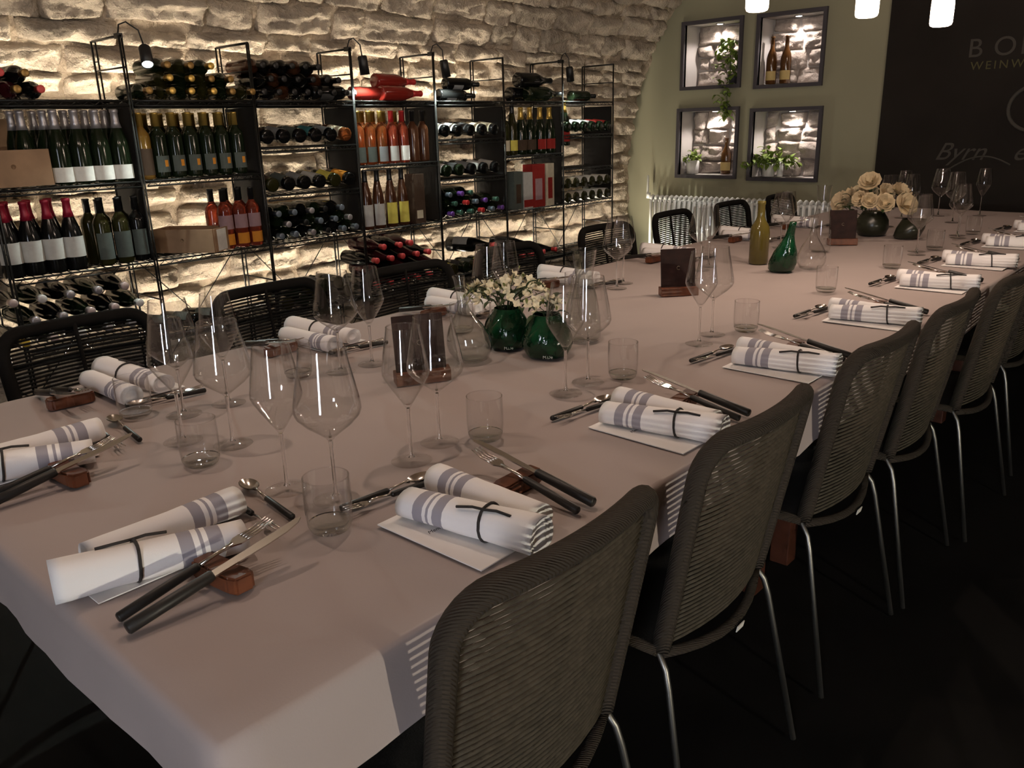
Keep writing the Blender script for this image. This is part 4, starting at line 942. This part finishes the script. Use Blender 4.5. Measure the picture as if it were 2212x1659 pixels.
vase(1.640, 1.372, 1.0, 'round green glass vase with leaf relief in front of the other one')
def blossom_mesh(n, r, cup, m, name):
    b = MB()
    for k in range(n):
        a = 2 * PI * k / n; b.M = Matrix.Rotation(a, 4, 'Z')
        b.grid(4, 4, lambda u, v: ((u - .5) * r * .95 * math.sin(PI * (.18 + .72 * v)), r * v, cup * r * v * v + .12 * r * (1 - abs(2 * u - 1))))
    b.M = Matrix.Identity(4); b.lathe([(0, -.12 * r), (.16 * r, 0), (.12 * r, .2 * r), (0, .26 * r)], 6)
    return mk(b, m, name)
BLO = [blossom_mesh(4, .0135, .55, m_petal, 'blossom'), blossom_mesh(5, .012, .9, m_petal, 'blossom'), blossom_mesh(4, .015, .3, m_petal, 'blossom')]
b = MB(); b.grid(4, 6, lambda u, v: ((u - .5) * .018 * math.sin(PI * (.06 + .9 * v)), .042 * v, .010 * math.sin(PI * v) + .004 * abs(2 * u - 1))); ME_LEAF = mk(b, m_leafd, 'leaf')
b = MB(); b.grid(4, 5, lambda u, v: ((u - .5) * .006 * math.sin(PI * (.06 + .9 * v)), .012 * v, .003 * math.sin(PI * v))); ME_BUD = mk(b, m_bud, 'bud')
def quat_dir(d, roll_=0.0): return Vector(d).to_track_quat('Z', 'Y').to_matrix().to_4x4() @ Matrix.Rotation(roll_, 4, 'Z')
def bouquet(x, y, z0, label, seed, ax, ay, hh, nb, cz, meshes, name='flower_bunch', leaf=30, lm=None, bud=40, sc=1.0):
    rnd = random.Random(seed); t = empty(name, (x, y, z0)); tag(t, label, 'flowers')
    heads = []
    for i in range(nb):
        a = rnd.uniform(0, 2 * PI); r = math.sqrt(rnd.uniform(0, 1)); p = Vector((ax * r * math.cos(a), ay * r * math.sin(a), cz + hh * (1 - .75 * r * r) * rnd.uniform(.55, 1.0))); heads.append(p)
    for i in range(0, nb, 3):
        p = heads[i]; b = MB(); b.tube([(p.x * .06, p.y * .06, -.03), (p.x * .35, p.y * .35, p.z * .45), tuple(p)], .0013 * sc, 5); b.build('stem', m_leafd, t)
    for i, p in enumerate(heads):
        o = link('blossom', meshes[i % len(meshes)], t); d = Vector((p.x * 6, p.y * 6, .35)) + Vector((rnd.uniform(-.5, .5), rnd.uniform(-.5, .5), 0))
        k = rnd.uniform(.8, 1.2) * sc; o.matrix_local = Matrix.Translation(p) @ quat_dir(d, rnd.uniform(0, 6)) @ Matrix.Scale(k, 4)
    for i in range(leaf):
        a = rnd.uniform(0, 2 * PI); r = rnd.uniform(.2, .9); p = Vector((ax * r * math.cos(a), ay * r * math.sin(a), cz + hh * rnd.uniform(-.25, .6)))
        o = link('leaf', lm or ME_LEAF, t); o.matrix_local = Matrix.Translation(p) @ Matrix.Rotation(a - PI / 2 + rnd.uniform(-.8, .8), 4, 'Z') @ Matrix.Rotation(rnd.uniform(-.5, .9), 4, 'X') @ Matrix.Scale(rnd.uniform(.7, 1.3) * sc, 4)
    for i in range(bud):
        p = heads[rnd.randrange(nb)] + Vector((rnd.uniform(-.02, .02), rnd.uniform(-.02, .02), rnd.uniform(-.02, .012))); o = link('bud', ME_BUD, t)
        o.matrix_local = Matrix.Translation(p) @ Matrix.Rotation(rnd.uniform(0, 6), 4, 'Z') @ Matrix.Rotation(rnd.uniform(-.3, 1.4), 4, 'X') @ Matrix.Scale(rnd.uniform(.8, 1.5), 4)
    return t
bouquet(1.650, 1.525, ZT2 + .112, 'bunch of small cream blossoms in the vase beside the decanter', 5, .115, .125, .080, 62, .018, BLO, leaf=34, bud=90)
bouquet(1.645, 1.375, ZT2 + .112, 'smaller bunch of cream blossoms in the front green vase', 9, .05, .055, .055, 10, .005, BLO, leaf=14, bud=16)
b = MB()
for q, (n, r, c) in enumerate(((5, .045, .35), (5, .036, .8), (4, .026, 1.4), (3, .016, 2.0))):
    for k in range(n):
        b.M = Matrix.Rotation(2 * PI * k / n + q * .6, 4, 'Z'); b.grid(5, 5, lambda u, v: ((u - .5) * r * 1.3 * math.sin(PI * (.15 + .65 * v)), r * v, c * r * v * v + .1 * r * (1 - abs(2 * u - 1)) * 0))
b.M = Matrix.Identity(4); ROSE = mk(b, m_peach, 'blossom')
fv = empty('flower_vase', (4.45, 1.50, ZT2)); tag(fv, 'dark round vase holding the peach roses', 'vase')
b = MB(); b.lathe([(0, 0), (.05, 0), (.07, .01), (.082, .04), (.078, .08), (.06, .11), (.05, .125), (0, .12)], 22); b.build('body', m_magma, fv)
bouquet(4.45, 1.50, ZT2 + .10, 'bouquet of peach roses in the dark vase towards the chalkboard', 3, .16, .17, .15, 13, .03, [ROSE], leaf=60, bud=20, sc=1.1)
dv = empty('tea_light_bowl', (4.42, 1.32, ZT2)); tag(dv, 'dark slanted ceramic bowl in front of the peach roses', 'bowl')
b = MB(); b.M = Matrix(((1, 0, .25, 0), (0, 1, -.3, 0), (0, 0, 1, 0), (0, 0, 0, 1))); b.lathe([(0, 0), (.05, 0), (.062, .01), (.066, .05), (.058, .095), (.052, .095), (.055, .05), (.05, .02), (0, .015)], 22); b.build('body', m_magma, dv)

# ------------------------------------------------------------------ menu stands
def stand(x, y, rz, label, h=.165, w=.125):
    t = empty('menu_stand', (x, y, ztab(x)), rz); tag(t, label, 'menu stand', 'brown menu stands')
    b = MB(); b.prism([(-w / 2 - .006, -.024), (w / 2 + .006, -.024), (w / 2 + .012, .02), (-w / 2 - .004, .024)], 0, .03); b.build('foot', m_wood, t, bevel=.003)
    b = MB(); b.M = Matrix.Translation((0, .0, .022)) @ Matrix.Rotation(R(-8), 4, 'X')
    b.prism([(-w / 2, -.006), (w / 2, -.006), (w / 2, .006), (-w / 2, .006)], 0, h - .022); bd = b.build('plaque', m_leather, t, bevel=.003)
    b = MB(); b.M = Matrix.Translation((0, .0, .022)) @ Matrix.Rotation(R(-8), 4, 'X') @ Matrix.Translation((0, -.0064, .075)) @ Matrix.Rotation(PI / 2, 4, 'X')
    b.tube([(.006 * math.cos(a), .006 * math.sin(a), 0) for a in [R(50 + 26 * i) for i in range(11)]], .0009, 5); b.build('emblem', m_emb, t)
stand(1.265, 1.46, R(-28), 'brown menu stand behind the wine glasses of the first aisle setting')
stand(2.545, 1.51, R(-42), 'brown menu stand with emblem alone in the middle of the table')
stand(4.05, 1.50, R(-58), 'brown menu stand with emblem near the peach roses')

# ------------------------------------------------------------------ radiator on the end wall
XR = XE - .10
rd = empty('radiator', (XR, 3.335, 0)); tag(rd, 'white column radiator under the niches on the green wall', 'radiator')
b = MB()
for dx in (-.03, .03): b.tube([(dx, 0, .175), (dx, 0, .69)], .0135, 8, caps=True)
b.tube([(-.03, 0, .69), (-.022, 0, .712), (0, 0, .72), (.022, 0, .712), (.03, 0, .69)], .0135, 8)
b.tube([(-.03, 0, .175), (-.022, 0, .158), (0, 0, .15), (.022, 0, .158), (.03, 0, .175)], .0135, 8)
ME_COLM = mk(b, m_rad, 'column')
for i in range(34): link('column', ME_COLM, rd, (0, .82 - i * .0495, 0))
b = MB(); b.tube([(0, -.84, .68), (0, .83, .68)], .016, 8); b.build('header_pipe', m_rad, rd)
b = MB(); b.tube([(0, -.84, .19), (0, .83, .19)], .016, 8); b.build('header_pipe', m_rad, rd)
b = MB(); b.tube([(0, .82, .70), (0, .865, .70), (0, .875, .72), (0, .875, .9)], .010, 8); b.build('valve_pipe', m_rad, rd)
b = MB(); b.lathe([(0, 0), (.02, 0), (.02, .05), (0, .05)], 12); v_ = b.build('valve', m_rad, rd, loc=(0, .865, .695))
for yy in (-.8, .78):
    b = MB(); b.box((0, yy, .075), (.03, .03, .15)); b.build('foot', m_rad, rd)

fu = empty('added_uplight', (6.12, 4.20, 0)); tag(fu, 'added floor spot in the corner brightening the radiator', 'lamp')  # unseen fixture, added to brighten the radiator and wall corner
b = MB(); b.lathe([(0, 0), (.05, 0), (.05, .012), (0, .012)], 18); b.build('base', m_lampblk, fu)
b = MB(); b.M = Matrix.Translation((0, 0, .055)) @ Vector((.4, -.75, .45)).to_track_quat('Z', 'Y').to_matrix().to_4x4(); b.lathe([(0, -.04), (.03, -.04), (.034, .04), (.030, .04), (.028, .0), (0, 0)], 16); b.build('shade', m_lampblk, fu)
lamp('AREA', (.03, -.055, .088), 6.0, (1.0, .93, .76), fu, size=.05, aim=(.4, -.75, .45))

# ------------------------------------------------------------------ what stands in the niches
def niche_lamp(k, label, power):
    y0, y1, z0, z1 = NICHES[k]; yc = (y0 + y1) / 2
    t = empty('niche_spot', (XE + .12, yc, z1)); tag(t, label, 'lamp', 'small spots in the wall niches')
    b = MB(); b.lathe([(0, -.004), (.034, -.004), (.036, 0), (0, 0)], 18); b.build('ring', m_rackm, t)
    b = MB(); b.lathe([(0, -.008), (.022, -.007), (.024, -.0045), (0, -.0045)], 16); b.build('led', e_niche, t)
    sp = D.lights.new('niche_light', 'SPOT'); sp.energy = power; sp.color = (1.0, .88, .80); sp.spot_size = R(140); sp.spot_blend = .6; sp.shadow_soft_size = .02
    so = D.objects.new('niche_light', sp); COL.objects.link(so); so.parent = t; so.location = (0, 0, -.02)
for k, l in enumerate(('spot in the top niche with the trailing plant', 'spot in the top niche with two brown bottles', 'spot in the lower niche with the small pot plant', 'spot in the lower niche with the spreading plant')): niche_lamp(k, l, L_NICHE)
b = MB(); b.grid(4, 5, lambda u, v: ((u - .5) * .024 * math.sin(PI * (.06 + .9 * v)), .036 * v, .006 * math.sin(PI * v) + .003 * abs(2 * u - 1))); ME_LF2 = mk(b, m_leaf, 'leaf')
def plant(name, loc, label, pts, seed, m=ME_LF2, sc=1.0, pot=None):
    rnd = random.Random(seed); t = empty(name, loc); tag(t, label, 'plant')
    if pot:
        r, h = pot; b = MB(); b.lathe([(0, 0), (r * .82, 0), (r * .86, .004), (r, h), (r * .92, h), (r * .88, h - .012), (0, h - .014)], 20); b.build('pot', m_pot, t)
    for p in pts(rnd):
        o = link('leaf', m, t); o.matrix_local = Matrix.Translation(p) @ Matrix.Rotation(rnd.uniform(0, 6.28), 4, 'Z') @ Matrix.Rotation(rnd.uniform(-1.2, .9), 4, 'X') @ Matrix.Scale(rnd.uniform(.8, 1.4) * sc, 4)
    return t
def trail(rnd):
    out = []
    for i in range(230):
        v = rnd.random(); w = .10 * math.sin(PI * min(1, .15 + .8 * v)) * (1.0 if v < .6 else .7)
        out.append(Vector((-.04 + rnd.uniform(-.045, .05) - .06 * (v > .45) * min(1, (v - .45) * 4), .05 * (1 - v) + rnd.uniform(-w, w), .34 - .62 * v)))
    return out
tp = plant('trailing_plant', (XE + .09, 3.51, 1.651), 'green plant trailing over the edge of the top niche', trail, 4, sc=1.35)
b = MB(); b.tube([(-.03, .03, .33), (-.02, .02, .15), (-.06, .0, .02), (-.115, -.01, -.10), (-.115, -.02, -.27)], .003, 5); b.build('vine', m_leafd, tp)
b = MB(); b.lathe([(0, 0), (.035, 0), (.045, .07), (.04, .07), (0, .06)], 16); b.build('pot', m_nframe, tp)
def amber(x, y, z, label, h=.31, r=.036):
    t = empty('amber_bottle', (x, y, z)); tag(t, label, 'bottle', 'brown bottles in the niches')
    b = MB(); b.lathe([(0, 0), (r * .9, 0), (r, .006), (r, h * .55), (r * .75, h * .66), (r * .4, h * .76), (r * .36, h * .97), (r * .42, h * .97), (r * .42, h), (0, h)], 18); b.build('body', m_brown, t)
    b = MB(); b.grid(9, 2, lambda u, v: ((r + .0008) * -math.cos(R(160 * (u - .5))), (r + .0008) * math.sin(R(160 * (u - .5))), .03 + .07 * v)); b.build('paper_label', P['gold'], t)
amber(XE + .08, 3.172, 1.626, 'tall brown bottle in the top niche, closest to the niche side', .36, .042)
amber(XE + .09, 3.055, 1.626, 'tall brown bottle in the top niche, standing towards its middle', .36, .042)
amber(XE + .11, 3.55, .91, 'brown bottle in the lower niche beside the small pot plant', .30, .045)
def bush(rx, ry, rz_, n, z0):
    def f(rnd):
        out = []
        for i in range(n):
            a = rnd.uniform(0, 6.28); r = math.sqrt(rnd.random()); out.append(Vector((rx * r * math.cos(a), ry * r * math.sin(a), z0 + rz_ * rnd.random() * (1.2 - r))))
        return out
    return f
plant('potted_plant', (XE + .07, 3.852, .909), 'small bushy plant in white pot in the lower niche', bush(.075, .075, .09, 70, .115), 6, pot=(.06, .115))
pp = plant('potted_plant', (XE + .06, 3.13, .898), 'spreading pale green plant in white pot overhanging the lower niche', bush(.10, .24, .15, 190, .09), 8, sc=1.35, pot=(.055, .11))
pb = empty('white_jar', (XE + .07, 3.033, .898)); tag(pb, 'slim white jar beside the spreading plant in the lower niche', 'jar')
b = MB(); b.lathe([(0, 0), (.022, 0), (.024, .004), (.024, .08), (.015, .10), (.013, .125), (0, .125)], 16); b.build('body', m_pot, pb)
print('bottles', NB, 'stones', nst)
